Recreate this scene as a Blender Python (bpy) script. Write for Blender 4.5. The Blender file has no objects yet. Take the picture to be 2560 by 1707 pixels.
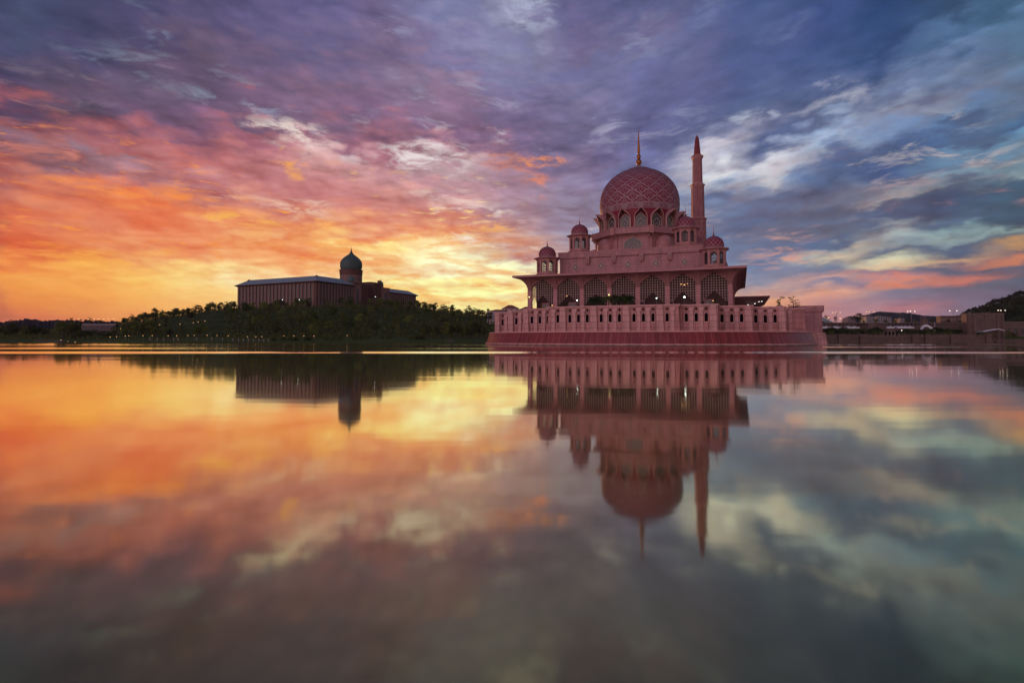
import bpy, math, random
from math import sin, cos, pi, radians, atan, atan2, tan, sqrt, exp, log
from mathutils import Vector
random.seed(7)
scene = bpy.context.scene
COL = scene.collection

# ------------------------------------------------------------------ camera
F = 1422.0            # focal length in photo pixels (2560 wide)
CAM_H = 2.38
PITCH = radians(2.2)
PPY = 846 - F * tan(PITCH)
cam_d = bpy.data.cameras.new("camera")
cam = bpy.data.objects.new("camera", cam_d)
COL.objects.link(cam)
cam_d.sensor_width = 36.0
cam_d.lens = 36.0 * F / 2560
cam_d.shift_y = (PPY - 853.5) / 2560
cam_d.clip_start = 0.1
cam_d.clip_end = 30000
cam.location = (0, 0, CAM_H)
cam.rotation_euler = (pi / 2 + PITCH, 0, 0)
scene.camera = cam
scene.view_settings.view_transform = 'Standard'
scene.view_settings.look = 'None'
scene.view_settings.exposure = 0.0
scene.view_settings.gamma = 1.0
scene.cycles.use_denoising = True
scene.cycles.max_bounces = 4
scene.cycles.diffuse_bounces = 2
scene.cycles.glossy_bounces = 2
scene.cycles.sample_clamp_indirect = 6.0

# sun: setting behind the wooded hill, so only the upper storeys still catch it
SUN_AZ = radians(-13.0)
SUN_EL = radians(1.2)
sd = bpy.data.lights.new("sun", 'SUN')
sun = bpy.data.objects.new("sun", sd)
COL.objects.link(sun)
sd.energy = 2.0
sd.angle = radians(1.5)
sd.color = (1.0, 0.45, 0.20)
sun.rotation_euler = Vector((sin(SUN_AZ) * cos(SUN_EL), cos(SUN_AZ) * cos(SUN_EL), sin(SUN_EL))).to_track_quat('Z', 'Y').to_euler()


def s2l(c):
    c /= 255.0
    return c / 12.92 if c <= 0.04045 else ((c + 0.055) / 1.055) ** 2.4


def hx(h, k=1.0):
    return (s2l(int(h[0:2], 16)) * k, s2l(int(h[2:4], 16)) * k, s2l(int(h[4:6], 16)) * k, 1.0)


# ------------------------------------------------------------------ node helper
class NG:
    def __init__(self, tree):
        self.t = tree
        self.n = tree.nodes
        self.l = tree.links

    def node(self, typ, **kw):
        nd = self.n.new(typ)
        for k, v in kw.items():
            setattr(nd, k, v)
        return nd

    def set(self, sock, v):
        if hasattr(v, 'is_linked') or isinstance(v, bpy.types.NodeSocket):
            self.l.new(v, sock)
        else:
            sock.default_value = v

    def math(self, op, a, b=0.0, c=None, clamp=False):
        nd = self.n.new('ShaderNodeMath')
        nd.operation = op
        nd.use_clamp = clamp
        self.set(nd.inputs[0], a)
        self.set(nd.inputs[1], b)
        if c is not None:
            self.set(nd.inputs[2], c)
        return nd.outputs[0]

    def comb(self, x, y, z=0.0):
        nd = self.n.new('ShaderNodeCombineXYZ')
        for s, v in zip(nd.inputs, (x, y, z)):
            self.set(s, v)
        return nd.outputs[0]

    def sep(self, v):
        nd = self.n.new('ShaderNodeSeparateXYZ')
        self.set(nd.inputs[0], v)
        return nd.outputs

    def noise(self, vec, scale, detail=4.0, rough=0.55, lac=2.0, dist=0.0):
        nd = self.n.new('ShaderNodeTexNoise')
        self.set(nd.inputs['Vector'], vec)
        nd.inputs['Scale'].default_value = scale
        nd.inputs['Detail'].default_value = detail
        nd.inputs['Roughness'].default_value = rough
        nd.inputs['Lacunarity'].default_value = lac
        nd.inputs['Distortion'].default_value = dist
        return nd

    def mix(self, fac, a, b, mode='MIX'):
        nd = self.n.new('ShaderNodeMix')
        nd.data_type = 'RGBA'
        nd.blend_type = mode
        self.set(nd.inputs[0], fac)
        self.set(nd.inputs[6], a)
        self.set(nd.inputs[7], b)
        return nd.outputs[2]

    def ramp(self, fac, stops, interp='LINEAR'):
        nd = self.n.new('ShaderNodeValToRGB')
        cr = nd.color_ramp
        cr.interpolation = interp
        while len(cr.elements) < len(stops):
            cr.elements.new(1.0)
        for e, (p, c) in zip(cr.elements, stops):
            e.position = min(1, max(0, p))
            e.color = c if len(c) == 4 else (c[0], c[1], c[2], 1)
        self.set(nd.inputs[0], fac)
        return nd.outputs[0]

    def maprange(self, v, a, b, c=0.0, d=1.0, smooth=True):
        nd = self.n.new('ShaderNodeMapRange')
        nd.interpolation_type = 'SMOOTHSTEP' if smooth else 'LINEAR'
        self.set(nd.inputs[0], v)
        for i, x in zip((1, 2, 3, 4), (a, b, c, d)):
            self.set(nd.inputs[i], x)
        return nd.outputs[0]

    def vmath(self, op, a, b):
        nd = self.n.new('ShaderNodeVectorMath')
        nd.operation = op
        self.set(nd.inputs[0], a)
        if op == 'SCALE':
            self.set(nd.inputs[3], b)
        else:
            self.set(nd.inputs[1], b)
        return nd.outputs[0]


# ------------------------------------------------------------------ sky
# Cloud deck described by azimuth columns; every column lists (photo height -> colour) converted to true directions.
SKY = {
    -60: [(-500, '3c4460'), (0, '464c6c'), (200, '544666'), (420, '8a5058'), (520, 'b85a4c'), (600, 'd06a48'), (680, 'e89050'), (760, 'd87048'), (846, 'b85a48')],
    0: [(-500, '3c4460'), (-150, '445070'), (0, '4a5270'), (85, '484a6c'), (170, '54466a'), (215, '644863'), (248, '985660'), (285, '86606e'), (330, '86586a'), (380, 'a8544e'), (425, 'a05c62'), (500, 'd27058'), (560, 'e06c4c'), (625, 'e66e42'), (655, 'fa9850'), (690, 'fba652'), (740, 'f08c46'), (790, 'e6784a'), (846, 'd46a4a')],
    160: [(-500, '3c4460'), (-150, '46486a'), (0, '48486a'), (85, '504a6c'), (170, '5a5068'), (230, '644e66'), (265, '8a545e'), (300, '9a6068'), (330, '8c6a7a'), (380, '8a6272'), (425, 'b87068'), (500, 'dc7a60'), (560, 'e67e58'), (620, 'ea8048'), (655, 'fba852'), (685, 'fbaa56'), (730, 'fca44e'), (790, 'ea824e'), (846, 'de7048')],
    320: [(-500, '40465f'), (-150, '4c4a6c'), (0, '504c70'), (85, '5c506c'), (170, '645670'), (240, '6a5470'), (290, '9a6070'), (330, 'b0686c'), (370, '94707e'), (425, 'b47882'), (480, 'f08050'), (520, 'e8805c'), (570, 'ec8a62'), (630, 'f09860'), (665, 'fbae5c'), (690, 'fdba62'), (730, 'ffb45c'), (790, 'f69a55'), (846, 'e8844c')],
    480: [(-500, '444866'), (0, '5a5478'), (85, '6a5a72'), (170, '6c5a74'), (240, '7a607c'), (280, '886484'), (330, '9e6878'), (380, 'c06e6c'), (425, 'b87880'), (480, 'e48a64'), (520, 'f0946a'), (570, 'f0926a'), (630, 'f3a070'), (672, 'fcc878'), (690, 'ffd080'), (730, 'ffc474'), (790, 'ffab5c'), (846, 'f09050')],
    640: [(-500, '484a70'), (0, '686088'), (85, '6e6080'), (170, '7c6684'), (250, '80647e'), (290, 'a86a76'), (335, 'a86878'), (370, 'c07c80'), (425, 'c48088'), (480, 'd48a82'), (540, 'f0a070'), (580, 'f4a86c'), (630, 'f6b078'), (672, 'ffd896'), (695, 'ffe8b4'), (730, 'ffd690'), (790, 'ffb868'), (846, 'f0a050')],
    800: [(-500, '4c4e76'), (0, '6a6490'), (85, '72688c'), (170, '866a84'), (250, '846a86'), (310, '9a6c80'), (340, 'd4a8a8'), (370, 'd09a9c'), (425, 'd4949a'), (500, 'e09488'), (560, 'f4b07a'), (590, 'fcc27a'), (630, 'f6ac7c'), (672, 'ffd49a'), (690, 'ffe8b8'), (730, 'ffdc9c'), (790, 'ffc878'), (846, 'f0a050')],
    960: [(-500, '50527a'), (0, '74688e'), (85, '82708e'), (170, '867090'), (250, '8e7090'), (310, '9c6c80'), (345, 'b07482'), (390, 'c08c94'), (425, 'd09a9e'), (500, 'e0988c'), (570, 'f0a47c'), (605, 'ffd688'), (640, 'fccc94'), (670, 'ffe4a4'), (690, 'fff0b0'), (720, 'ffe890'), (760, 'ffd478'), (846, 'f4b060')],
    1120: [(-500, '545680'), (-60, '7a7ca4'), (0, '7c80a8'), (60, '8a86aa'), (110, '7a76a0'), (170, '8a7692'), (250, '907490'), (310, '947290'), (350, 'c08c96'), (385, 'dcc0c4'), (415, 'd4b4b8'), (440, 'c89ca4'), (500, 'd89898'), (560, 'eca484'), (600, 'ffdca0'), (640, 'fff0c4'), (675, 'fff8d0'), (700, 'ffeaa0'), (740, 'fff0a8'), (780, 'ffdc90'), (846, 'f4b868')],
    1280: [(-500, '545a84'), (-60, '9a9cba'), (0, '9c9cba'), (50, '80809f'), (110, '7c7ca2'), (170, '8078a0'), (250, '86769a'), (320, '887496'), (370, '9c7890'), (400, 'd08c80'), (425, 'b08c9c'), (500, 'a88ca0'), (545, 'b89098'), (590, 'd8a08c'), (630, 'c09098'), (665, 'fff0c0'), (690, 'ffe8a8'), (740, 'ffeca0'), (780, 'ffdc90'), (846, 'f4b870')],
    1440: [(-500, '525a86'), (0, '6e6a94'), (60, '7a7096'), (100, '7a7498'), (170, '70729c'), (250, '7a7498'), (340, '807698'), (400, '94809c'), (450, '9488a4'), (520, '988ca6'), (570, '9c90aa'), (630, 'b4a0ac'), (680, 'e8bc98'), (740, 'f8d498'), (846, 'e8b080')],
    1600: [(-500, '4c5682'), (0, '666a94'), (60, '746e94'), (110, '6e7098'), (170, '6a6e9c'), (250, '6c6e98'), (340, '7072a0'), (425, '767ca6'), (500, '8086a8'), (580, '8a90b0'), (680, 'b0a4b0'), (750, 'f0bc90'), (846, 'dca488')],
    1760: [(-500, '465280'), (0, '5a6490'), (85, '62648e'), (170, '646894'), (250, '666c98'), (310, '6a729a'), (345, '8c94b4'), (375, 'd0ccd6'), (400, 'b4b4c8'), (430, 'dcdce4'), (460, '9aa4c0'), (485, '60709a'), (515, '7480a2'), (540, '7a86a8'), (580, '66749c'), (640, '7680a2'), (690, '848aa8'), (715, 'd0a898'), (740, 'f8c88c'), (765, 'f0b088'), (800, 'dc9a90'), (846, 'c89090')],
    1920: [(-500, '3c4c7a'), (-60, '46588a'), (0, '4c5c8a'), (85, '505c8c'), (170, '52608e'), (250, '58668e'), (300, '666e92'), (350, '52608c'), (372, '8890b0'), (392, 'd4d0dc'), (420, 'ccccd8'), (445, '8c98b8'), (475, '66759c'), (500, '6c7aa0'), (540, '60709a'), (570, '6e7ca0'), (630, '66739a'), (665, '767ea0'), (700, '8a869e'), (722, 'd8a090'), (742, 'f0ac80'), (765, 'dc9c88'), (800, 'cc9490'), (846, 'b48494')],
    2080: [(-500, '344672'), (-60, '3c5282'), (0, '42568a'), (85, '405484'), (170, '465a88'), (215, '56658f'), (240, 'a0a4ba'), (262, '74809e'), (285, '606c90'), (315, '8a9cc0'), (335, 'a4b4d4'), (356, '9cacc8'), (378, '66729a'), (400, '5a6894'), (425, '52648f'), (490, '7480a0'), (520, '5e6e92'), (570, '66728f'), (605, '58668a'), (632, 'd8c8b0'), (650, '8c8c9c'), (672, '6a7494'), (692, 'cc9890'), (705, '74789a'), (728, 'e0a08c'), (760, 'b48894'), (800, 'c08a94'), (846, 'a07888')],
    2240: [(-500, '2e426a'), (-60, '344e7c'), (0, '36507e'), (85, '38507e'), (140, '4a608c'), (180, '7280a2'), (205, '66739a'), (235, '8c98b4'), (262, '8a98b8'), (290, '7c9ac6'), (318, '6c84b0'), (335, '54668f'), (370, '4a5e8c'), (425, '46588a'), (460, '8492ac'), (485, 'a8b0bc'), (505, '5a6a8e'), (545, '56648a'), (570, 'a8b2b8'), (590, '9aa4ae'), (612, '58627f'), (634, 'd8d0b4'), (650, 'e0c4a0'), (664, '727690'), (688, 'b88a90'), (698, 'e0886c'), (712, '7c7890'), (742, '8a748a'), (760, 'b87e88'), (790, 'a87c8c'), (846, '8c6e80')],
    2400: [(-500, '304560'), (-60, '38506e'), (0, '3c5678'), (50, '54749a'), (95, '4c688e'), (130, '667da4'), (165, '7487a8'), (210, '7a8aa8'), (250, '6c88b0'), (280, '6488b4'), (300, '52688f'), (340, '546488'), (362, '6a8aae'), (400, '6a80a0'), (425, '7c96ae'), (450, '5a6a86'), (500, '48567a'), (540, '5a6884'), (558, '90a2a8'), (572, '8a9aa4'), (590, '5a6480'), (612, '58607a'), (630, 'd0a888'), (645, '706a80'), (665, '5e647f'), (692, 'd07c6c'), (706, '6c6a80'), (740, '7c6c84'), (790, '7e6a80'), (846, '6c5c70')],
    2560: [(-500, '30485a'), (-60, '3c5a74'), (0, '40607c'), (60, '5a7c9e'), (110, '587896'), (170, '6480a2'), (225, '6c84a2'), (265, '507098'), (295, '4a6088'), (320, '6488ae'), (345, '6c8cac'), (365, '6a788e'), (405, '728ca0'), (430, '88a0ac'), (450, '4c607a'), (500, '46566e'), (535, '46546c'), (545, '889a9c'), (562, '5e6a7c'), (590, 'c89868'), (604, '60647a'), (636, 'dc8860'), (650, '5c6076'), (690, '5a6074'), (740, '605c74'), (790, '645a70'), (846, '585064')],
    2900: [(-500, '30485a'), (0, '40607c'), (170, '6480a2'), (265, '507098'), (345, '6c8cac'), (450, '4c607a'), (562, '6e7a84'), (600, '8a7c74'), (650, '5c6076'), (740, '605c74'), (846, '585064')],
}
BACK = [(0.0, 'e0b4a8'), (0.12, 'e4bab0'), (0.25, 'd8b4b8'), (0.45, 'ac9eb4'), (0.7, '7c7a9c'), (1.0, '5c5e84')]


def gfun(x):
    a = (3000 - x) / 1720.0
    b = (x - 700) / 800.0
    k = 10.0
    return (log(exp(k * a) + exp(k * b) + exp(k * 1.0)) / k)


def px_dir(x, y):
    """direction of a photo pixel"""
    u = (x - 1280) / F
    v = (PPY - y) / F
    return Vector((u, cos(PITCH) - v * sin(PITCH), sin(PITCH) + v * cos(PITCH)))


def sky_q(x, y, h):
    d = px_dir(x, y)
    te = d.z / sqrt(d.x * d.x + d.y * d.y)
    return max(0.0, te) * h


def qpos(q):
    return q / (q + 0.35)


def build_world():
    w = bpy.data.worlds.new("World")
    scene.world = w
    w.use_nodes = True
    w.cycles.sampling_method = 'MANUAL'
    w.cycles.sample_map_resolution = 512
    g = NG(w.node_tree)
    g.n.clear()
    out = g.node('ShaderNodeOutputWorld')
    tc = g.node('ShaderNodeTexCoord')
    sx, sy, sz = g.sep(tc.outputs['Generated'])
    az = g.math('ARCTAN2', sx, sy)
    hor = g.math('SQRT', g.math('ADD', g.math('MULTIPLY', sx, sx), g.math('MULTIPLY', sy, sy)))
    te = g.math('MAXIMUM', g.math('DIVIDE', sz, g.math('MAXIMUM', hor, 0.001)), 0.0)
    xs = sorted(SKY)
    azs = [atan((x - 1280) / F) for x in xs]
    hs = [1.0 / (cos(min(abs(a), 0.9)) * gfun(x)) for a, x in zip(azs, xs)]
    # shear so the streets of cloud run along their own direction
    A0, A1 = azs[0], azs[-1]
    fa = g.maprange(az, A0, A1, 0, 1, smooth=False)
    hmax = max(hs)
    h = g.math('MULTIPLY', g.ramp(fa, [((a - A0) / (A1 - A0), (v / hmax,) * 3) for a, v in zip(azs, hs)]), hmax)
    q = g.math('MULTIPLY', te, h)
    # cloud space: along the streets / across them
    lv = g.math('MULTIPLY', g.math('LOGARITHM', g.math('ADD', q, 0.20), math.e), 1.25)

    lu = g.math('MULTIPLY', g.math('LOGARITHM', g.math('ADD', g.math('ADD', g.math('MULTIPLY', q, 0.4), g.math('MULTIPLY', te, 0.6)), 0.42), math.e), 1.3)

    def cs(k, kv, seed, v=None):
        return g.comb(g.math('MULTIPLY', az, k), g.math('MULTIPLY', lu if v is None else v, kv), seed)

    warp = g.noise(cs(1.0, 1.3, 0.3), 4.4, 5, 0.60)
    w2 = g.noise(cs(1.0, 1.2, 4.7), 13.0, 5, 0.66)
    vo = g.node('ShaderNodeTexVoronoi', feature='F1')
    g.set(vo.inputs['Vector'], g.vmath('ADD', cs(1.0, 1.45, 0.0), g.vmath('SCALE', w2.outputs['Color'], 0.05)))
    vo.inputs['Scale'].default_value = 15.0
    vo.inputs['Detail'].default_value = 1.0
    vo.inputs['Roughness'].default_value = 0.6
    puff = vo.outputs['Distance']
    wr, wg, wb = g.sep(warp.outputs['Color'])
    vr, vg, vb = g.sep(w2.outputs['Color'])
    calm = g.maprange(az, 0.14, 0.36, 1.0, 0.55)
    az_w = g.math('ADD', az, g.math('ADD', g.math('MULTIPLY', g.math('SUBTRACT', wr, 0.5), 0.17), g.math('MULTIPLY', g.math('SUBTRACT', vr, 0.5), 0.07)))
    qq = g.math('ADD', q, 0.045)
    q_w = g.math('ADD', q, g.math('MULTIPLY', qq, g.math('ADD', g.math('MULTIPLY', g.math('SUBTRACT', wg, 0.5), 0.30), g.math('MULTIPLY', calm, g.math('ADD', g.math('MULTIPLY', g.math('SUBTRACT', vg, 0.5), 0.24), g.math('MULTIPLY', g.math('SUBTRACT', puff, 0.50), 0.15))))))
    q_w = g.math('MAXIMUM', q_w, 0.0)
    pos = g.math('DIVIDE', q_w, g.math('ADD', q_w, 0.35))
    col = None
    for i, x in enumerate(xs):
        stops = [(qpos(sky_q(x, y, hs[i])), hx(c)) for y, c in reversed(SKY[x])]
        r = g.ramp(pos, stops)
        if col is None:
            col = r
        else:
            col = g.mix(g.maprange(az_w, azs[i - 1], azs[i], 0, 1), col, r)
    # cloud relief: thick and thin parts, and edges lit from the low sun
    def relief(scale, det, seed, kv, off, dist):
        p = cs(1.0, kv, seed)
        na = g.noise(p, scale, det, 0.58, 2.05, dist).outputs[0]
        nb_ = g.noise(g.vmath('ADD', p, (off[0], off[1], 0.0)), scale, det, 0.58, 2.05, dist).outputs[0]
        return na, g.math('SUBTRACT', na, nb_)
    n1, e1 = relief(5.0, 5, 9.1, 1.3, (-0.012, -0.035), 0.30)
    n2, e2 = relief(13.0, 4, 31.4, 1.4, (-0.006, -0.016), 0.20)
    q_lo = g.maprange(q, 0.02, 0.11, 0.12, 1.0)
    mid = g.math('MULTIPLY', g.maprange(az, -0.52, -0.30), g.maprange(az, 0.16, -0.02))
    rgt = g.math('MULTIPLY', g.maprange(az, 0.30, 0.40), 0.6)
    clear = g.math('MAXIMUM', q_lo, g.math('MAXIMUM', mid, rgt))
    thick = g.maprange(n1, 0.40, 0.62)                     # thick cloud: greyer belly
    bel = g.mix(g.maprange(q, 0.10, 0.30), (1.0, 0.78, 0.68, 1), (0.80, 0.78, 0.85, 1))
    thin = g.mix(g.maprange(q, 0.10, 0.30), (1.03, 1.12, 1.04, 1), (1.15, 1.12, 1.10, 1))
    tone = g.mix(thick, thin, bel)
    tone = g.mix(g.math('MULTIPLY', clear, g.maprange(te, 0.30, 0.52, 0.85, 0.6)), (1, 1, 1, 1), tone)
    emb = g.math('ADD', g.math('ADD', g.math('MULTIPLY', e1, 1.6), g.math('MULTIPLY', e2, 0.9)), g.math('MULTIPLY', g.math('SUBTRACT', 0.50, puff), 0.30))
    emb = g.math('ADD', g.math('MULTIPLY', emb, g.math('MULTIPLY', clear, g.maprange(te, 0.30, 0.52, 1.0, 0.55))), g.maprange(te, 0.02, 0.25, 1.10, 1.05))
    emb = g.math('ADD', 1.0, g.math('MULTIPLY', g.math('SUBTRACT', emb, 1.0), g.maprange(az, 0.14, 0.36, 1.0, 0.7)))
    emb = g.math('MAXIMUM', emb, 0.6)
    col = g.vmath('MULTIPLY', col, tone)
    # shaded cloud turns orange and rose low down, slate higher up
    low = g.maprange(q, 0.30, 0.12)
    er = g.math('POWER', emb, g.math('SUBTRACT', 1.0, g.math('MULTIPLY', low, 0.70)))
    eg = g.math('POWER', emb, g.math('ADD', 1.0, g.math('MULTIPLY', low, 0.15)))
    eb = g.math('POWER', emb, g.math('ADD', 1.0, g.math('MULTIPLY', low, 0.35)))
    col = g.vmath('MULTIPLY', col, g.comb(er, eg, eb))
    # wisps that catch the light
    wis = g.noise(cs(1.0, 1.9, 15.5), 11.0, 5, 0.64, 2.0, 0.5)
    zone = g.noise(cs(1.0, 1.3, 21.0), 4.0, 3, 0.55)
    wm = g.math('MULTIPLY', g.maprange(wis.outputs[0], 0.50, 0.66), g.maprange(zone.outputs[0], 0.45, 0.62))
    HI = {-300: ('ff8a50', 'e08070', '8090a8'), 300: ('ffb450', 'f08868', '90a0b4'), 800: ('ffd284', 'ffe8d8', 'a8b0cc'), 1180: ('fffce0', 'ffe8e4', 'c8d0e4'),
          1500: ('f8d8b0', 'e0d0d8', 'a8b0d0'), 1900: ('f8b088', 'b8bccc', '8496bc'), 2300: ('f07860', 'c0b8b8', '7c94b8'), 2700: ('e08060', 'a8b0b4', '6c88a4')}
    hc = None
    hk = sorted(HI)
    for i, x in enumerate(hk):
        a, b, c = HI[x]
        hq = 1.0 / (cos(min(0.9, abs(atan((x - 1280) / F)))) * gfun(x))
        r = g.ramp(pos, [(qpos(t_ * hq), hx(c_)) for t_, c_ in ((0.03, a), (0.15, a), (0.27, b), (0.42, c))])
        hc = r if hc is None else g.mix(g.maprange(az, atan((hk[i - 1] - 1280) / F), atan((x - 1280) / F)), hc, r)
    amt = g.math('MULTIPLY', wm, g.maprange(q, 0.035, 0.10, 0.0, 0.75))
    amt = g.math('MULTIPLY', amt, g.maprange(te, 0.30, 0.48, 1.0, 0.25))
    col = g.mix(amt, col, hc)
    # thin bars of orange cloud across the brightest sky
    bars = g.noise(g.comb(az, g.math('MULTIPLY', te, 5.5), 71.0), 9.0, 4, 0.6, 2.0, 0.3)
    bm = g.math('MULTIPLY', g.maprange(bars.outputs[0], 0.50, 0.58), g.math('MULTIPLY', g.maprange(te, 0.27, 0.15), g.maprange(te, 0.045, 0.065)))
    bm = g.math('MULTIPLY', bm, g.math('MULTIPLY', g.maprange(az, -0.44, -0.28), g.maprange(az, 0.10, -0.02)))
    col = g.mix(g.math('MULTIPLY', bm, 0.8), col, g.vmath('MULTIPLY', col, (0.97, 0.66, 0.50)))
    # golden flecks in the low western cloud
    fl = g.noise(cs(1.0, 2.3, 51.0), 24.0, 4, 0.62, 2.0, 0.4)
    fz = g.noise(cs(1.0, 1.6, 61.0), 6.0, 3, 0.55)
    fm = g.math('MULTIPLY', g.maprange(fl.outputs[0], 0.55, 0.68), g.maprange(fz.outputs[0], 0.42, 0.58))
    fm = g.math('MULTIPLY', fm, g.math('MULTIPLY', g.maprange(te, 0.09, 0.14), g.maprange(te, 0.34, 0.22)))
    fm = g.math('MULTIPLY', fm, g.maprange(az, 0.06, -0.06))
    col = g.mix(g.math('MULTIPLY', fm, 0.85), col, g.mix(g.maprange(az, -0.45, -0.12), hx('ff9a3c'), hx('ffd890')))
    # single bright clouds that stand out of the deck
    cr = g.noise(cs(1.0, 1.5, 81.0), 20.0, 5, 0.62, 2.1, 0.5).outputs[0]
    crm = g.maprange(cr, 0.43, 0.64)
    for px, py, rx, ry, c_, st_ in ((745, 335, 95, 36, 'f4e4dc', .9), (1065, 390, 110, 42, 'f6ecec', .95), (1370, 405, 55, 17, 'ff9a50', .95), (722, 405, 32, 45, 'ffb050', .9),
                                    (382, 98, 26, 24, '8f9cb8', .7), (1300, 30, 95, 55, 'b4bcd4', .75), (1880, 298, 46, 22, 'b8c0d4', .8), (2135, 232, 75, 26, 'a8aabc', .7),
                                    (1352, 462, 26, 34, 'f08c64', .8), (345, 478, 150, 13, 'ff9444', .95), (1235, 565, 75, 18, 'ffb868', .85), (2200, 690, 110, 13, 'e88468', .7),
                                    (560, 545, 110, 16, 'ffbe58', .9), (1000, 70, 45, 30, 'a09cbc', .6), (1555, 110, 40, 25, 'a0a4c0', .6)):
        d_ = px_dir(px, py)
        a0 = atan2(d_.x, d_.y)
        t0 = d_.z / sqrt(d_.x ** 2 + d_.y ** 2)
        ga = g.math('MULTIPLY', g.math('SUBTRACT', az_w, a0), F / rx * cos(a0) ** -1)
        gt = g.math('MULTIPLY', g.math('SUBTRACT', te, t0), F / ry)
        rr = g.math('ADD', g.math('MULTIPLY', ga, ga), g.math('MULTIPLY', gt, gt))
        mk = g.math('MULTIPLY', g.maprange(rr, 1.8, 0.0), crm)
        col = g.mix(g.math('MULTIPLY', mk, st_ * .9), col, hx(c_))
    # behind the viewer: unseen pink dusk sky, brightened low down to light the facade
    posb = g.math('DIVIDE', te, g.math('ADD', te, 0.5))
    back = g.ramp(posb, [(p, hx(c)) for p, c in BACK])
    back = g.vmath('SCALE', back, g.math('MULTIPLY', g.maprange(g.math('ABSOLUTE', g.math('ADD', az, 2.6)), 1.1, 0.1, 0.68, 2.6), g.maprange(te, 0.18, 0.75, 1.25, 0.5)))
    aab = g.math('ABSOLUTE', az)
    col = g.mix(g.maprange(aab, 0.95, 1.7), col, back)
    bg = g.node('ShaderNodeBackground')
    g.set(bg.inputs[0], col)
    bg.inputs[1].default_value = 1.0
    # clear air above the clouds
    nis = g.node('ShaderNodeTexSky', sky_type='NISHITA')
    nis.sun_disc = False
    nis.sun_elevation = SUN_EL
    nis.sun_rotation = SUN_AZ
    nb = g.node('ShaderNodeBackground')
    g.set(nb.inputs[0], nis.outputs[0])
    nb.inputs[1].default_value = 0.05
    mx = g.node('ShaderNodeMixShader')
    mx.inputs[0].default_value = 0.04
    g.l.new(bg.outputs[0], mx.inputs[1])
    g.l.new(nb.outputs[0], mx.inputs[2])
    g.l.new(mx.outputs[0], out.inputs[0])


build_world()

# ------------------------------------------------------------------ materials
def new_mat(name):
    m = bpy.data.materials.new(name)
    m.use_nodes = True
    g = NG(m.node_tree)
    b = m.node_tree.nodes['Principled BSDF']
    return m, g, b


def plain(name, c, rough=0.7, metal=0.0, var=0.0, scale=1.0, emit=None, estr=0.0, spec=0.3):
    m, g, b = new_mat(name)
    if var > 0:
        tc = g.node('ShaderNodeTexCoord')
        n = g.noise(tc.outputs['Object'], scale, 5, 0.6)
        v = g.maprange(n.outputs[0], 0.3, 0.7, 1 - var, 1 + var)
        g.set(b.inputs['Base Color'], g.vmath('SCALE', (c[0], c[1], c[2]), v))
    else:
        b.inputs['Base Color'].default_value = (c[0], c[1], c[2], 1)
    b.inputs['Roughness'].default_value = rough
    b.inputs['Metallic'].default_value = metal
    b.inputs['Specular IOR Level'].default_value = spec
    if emit:
        b.inputs['Emission Color'].default_value = (*emit, 1)
        b.inputs['Emission Strength'].default_value = estr
    return m


def panelled(name, c, mortar, bw, bh, msize, var=0.10, rough=0.55, offset=0.0, stain=0.12, tide=False, round_=False):
    """stone cladding with thin joints, laid by metres on walls of any heading"""
    m, g, b = new_mat(name)
    tc = g.node('ShaderNodeTexCoord')
    x, y, z = g.sep(tc.outputs['Object'])
    br = g.node('ShaderNodeTexBrick', offset=offset, offset_frequency=2)
    run = g.math('MULTIPLY', g.math('ARCTAN2', g.math('SUBTRACT', x, 4.0), y), 72.0) if round_ else g.math('ADD', x, y)
    g.set(br.inputs['Vector'], g.comb(run, z, 0))
    br.inputs['Color1'].default_value = (*[k * (1 - var) for k in c], 1)
    br.inputs['Color2'].default_value = (*[k * (1 + var) for k in c], 1)
    br.inputs['Mortar'].default_value = (*mortar, 1)
    br.inputs['Scale'].default_value = 1.0
    br.inputs['Mortar Size'].default_value = msize
    br.inputs['Mortar Smooth'].default_value = 0.3
    br.inputs['Brick Width'].default_value = bw
    br.inputs['Row Height'].default_value = bh
    n = g.noise(g.comb(run, g.math('MULTIPLY', z, 0.25), 0), 0.5, 6, 0.6)
    st = g.maprange(n.outputs[0], 0.3, 0.72, 1 + stain * 0.5, 1 - stain)
    g.set(b.inputs['Base Color'], g.vmath('SCALE', br.outputs['Color'], st))
    b.inputs['Roughness'].default_value = rough
    b.inputs['Specular IOR Level'].default_value = 0.3
    if tide:
        nt = g.noise(tc.outputs['Object'], .35, 5, .65)
        lvl = g.math('SUBTRACT', z, g.math('MULTIPLY', g.math('SUBTRACT', nt.outputs[0], .5), .7))
        wet = g.maprange(lvl, .42, .22)
        c0 = b.inputs['Base Color'].links[0].from_socket
        g.set(b.inputs['Base Color'], g.mix(g.math('MULTIPLY', wet, .75), c0, (.035, .030, .022, 1)))
    return m


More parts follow.
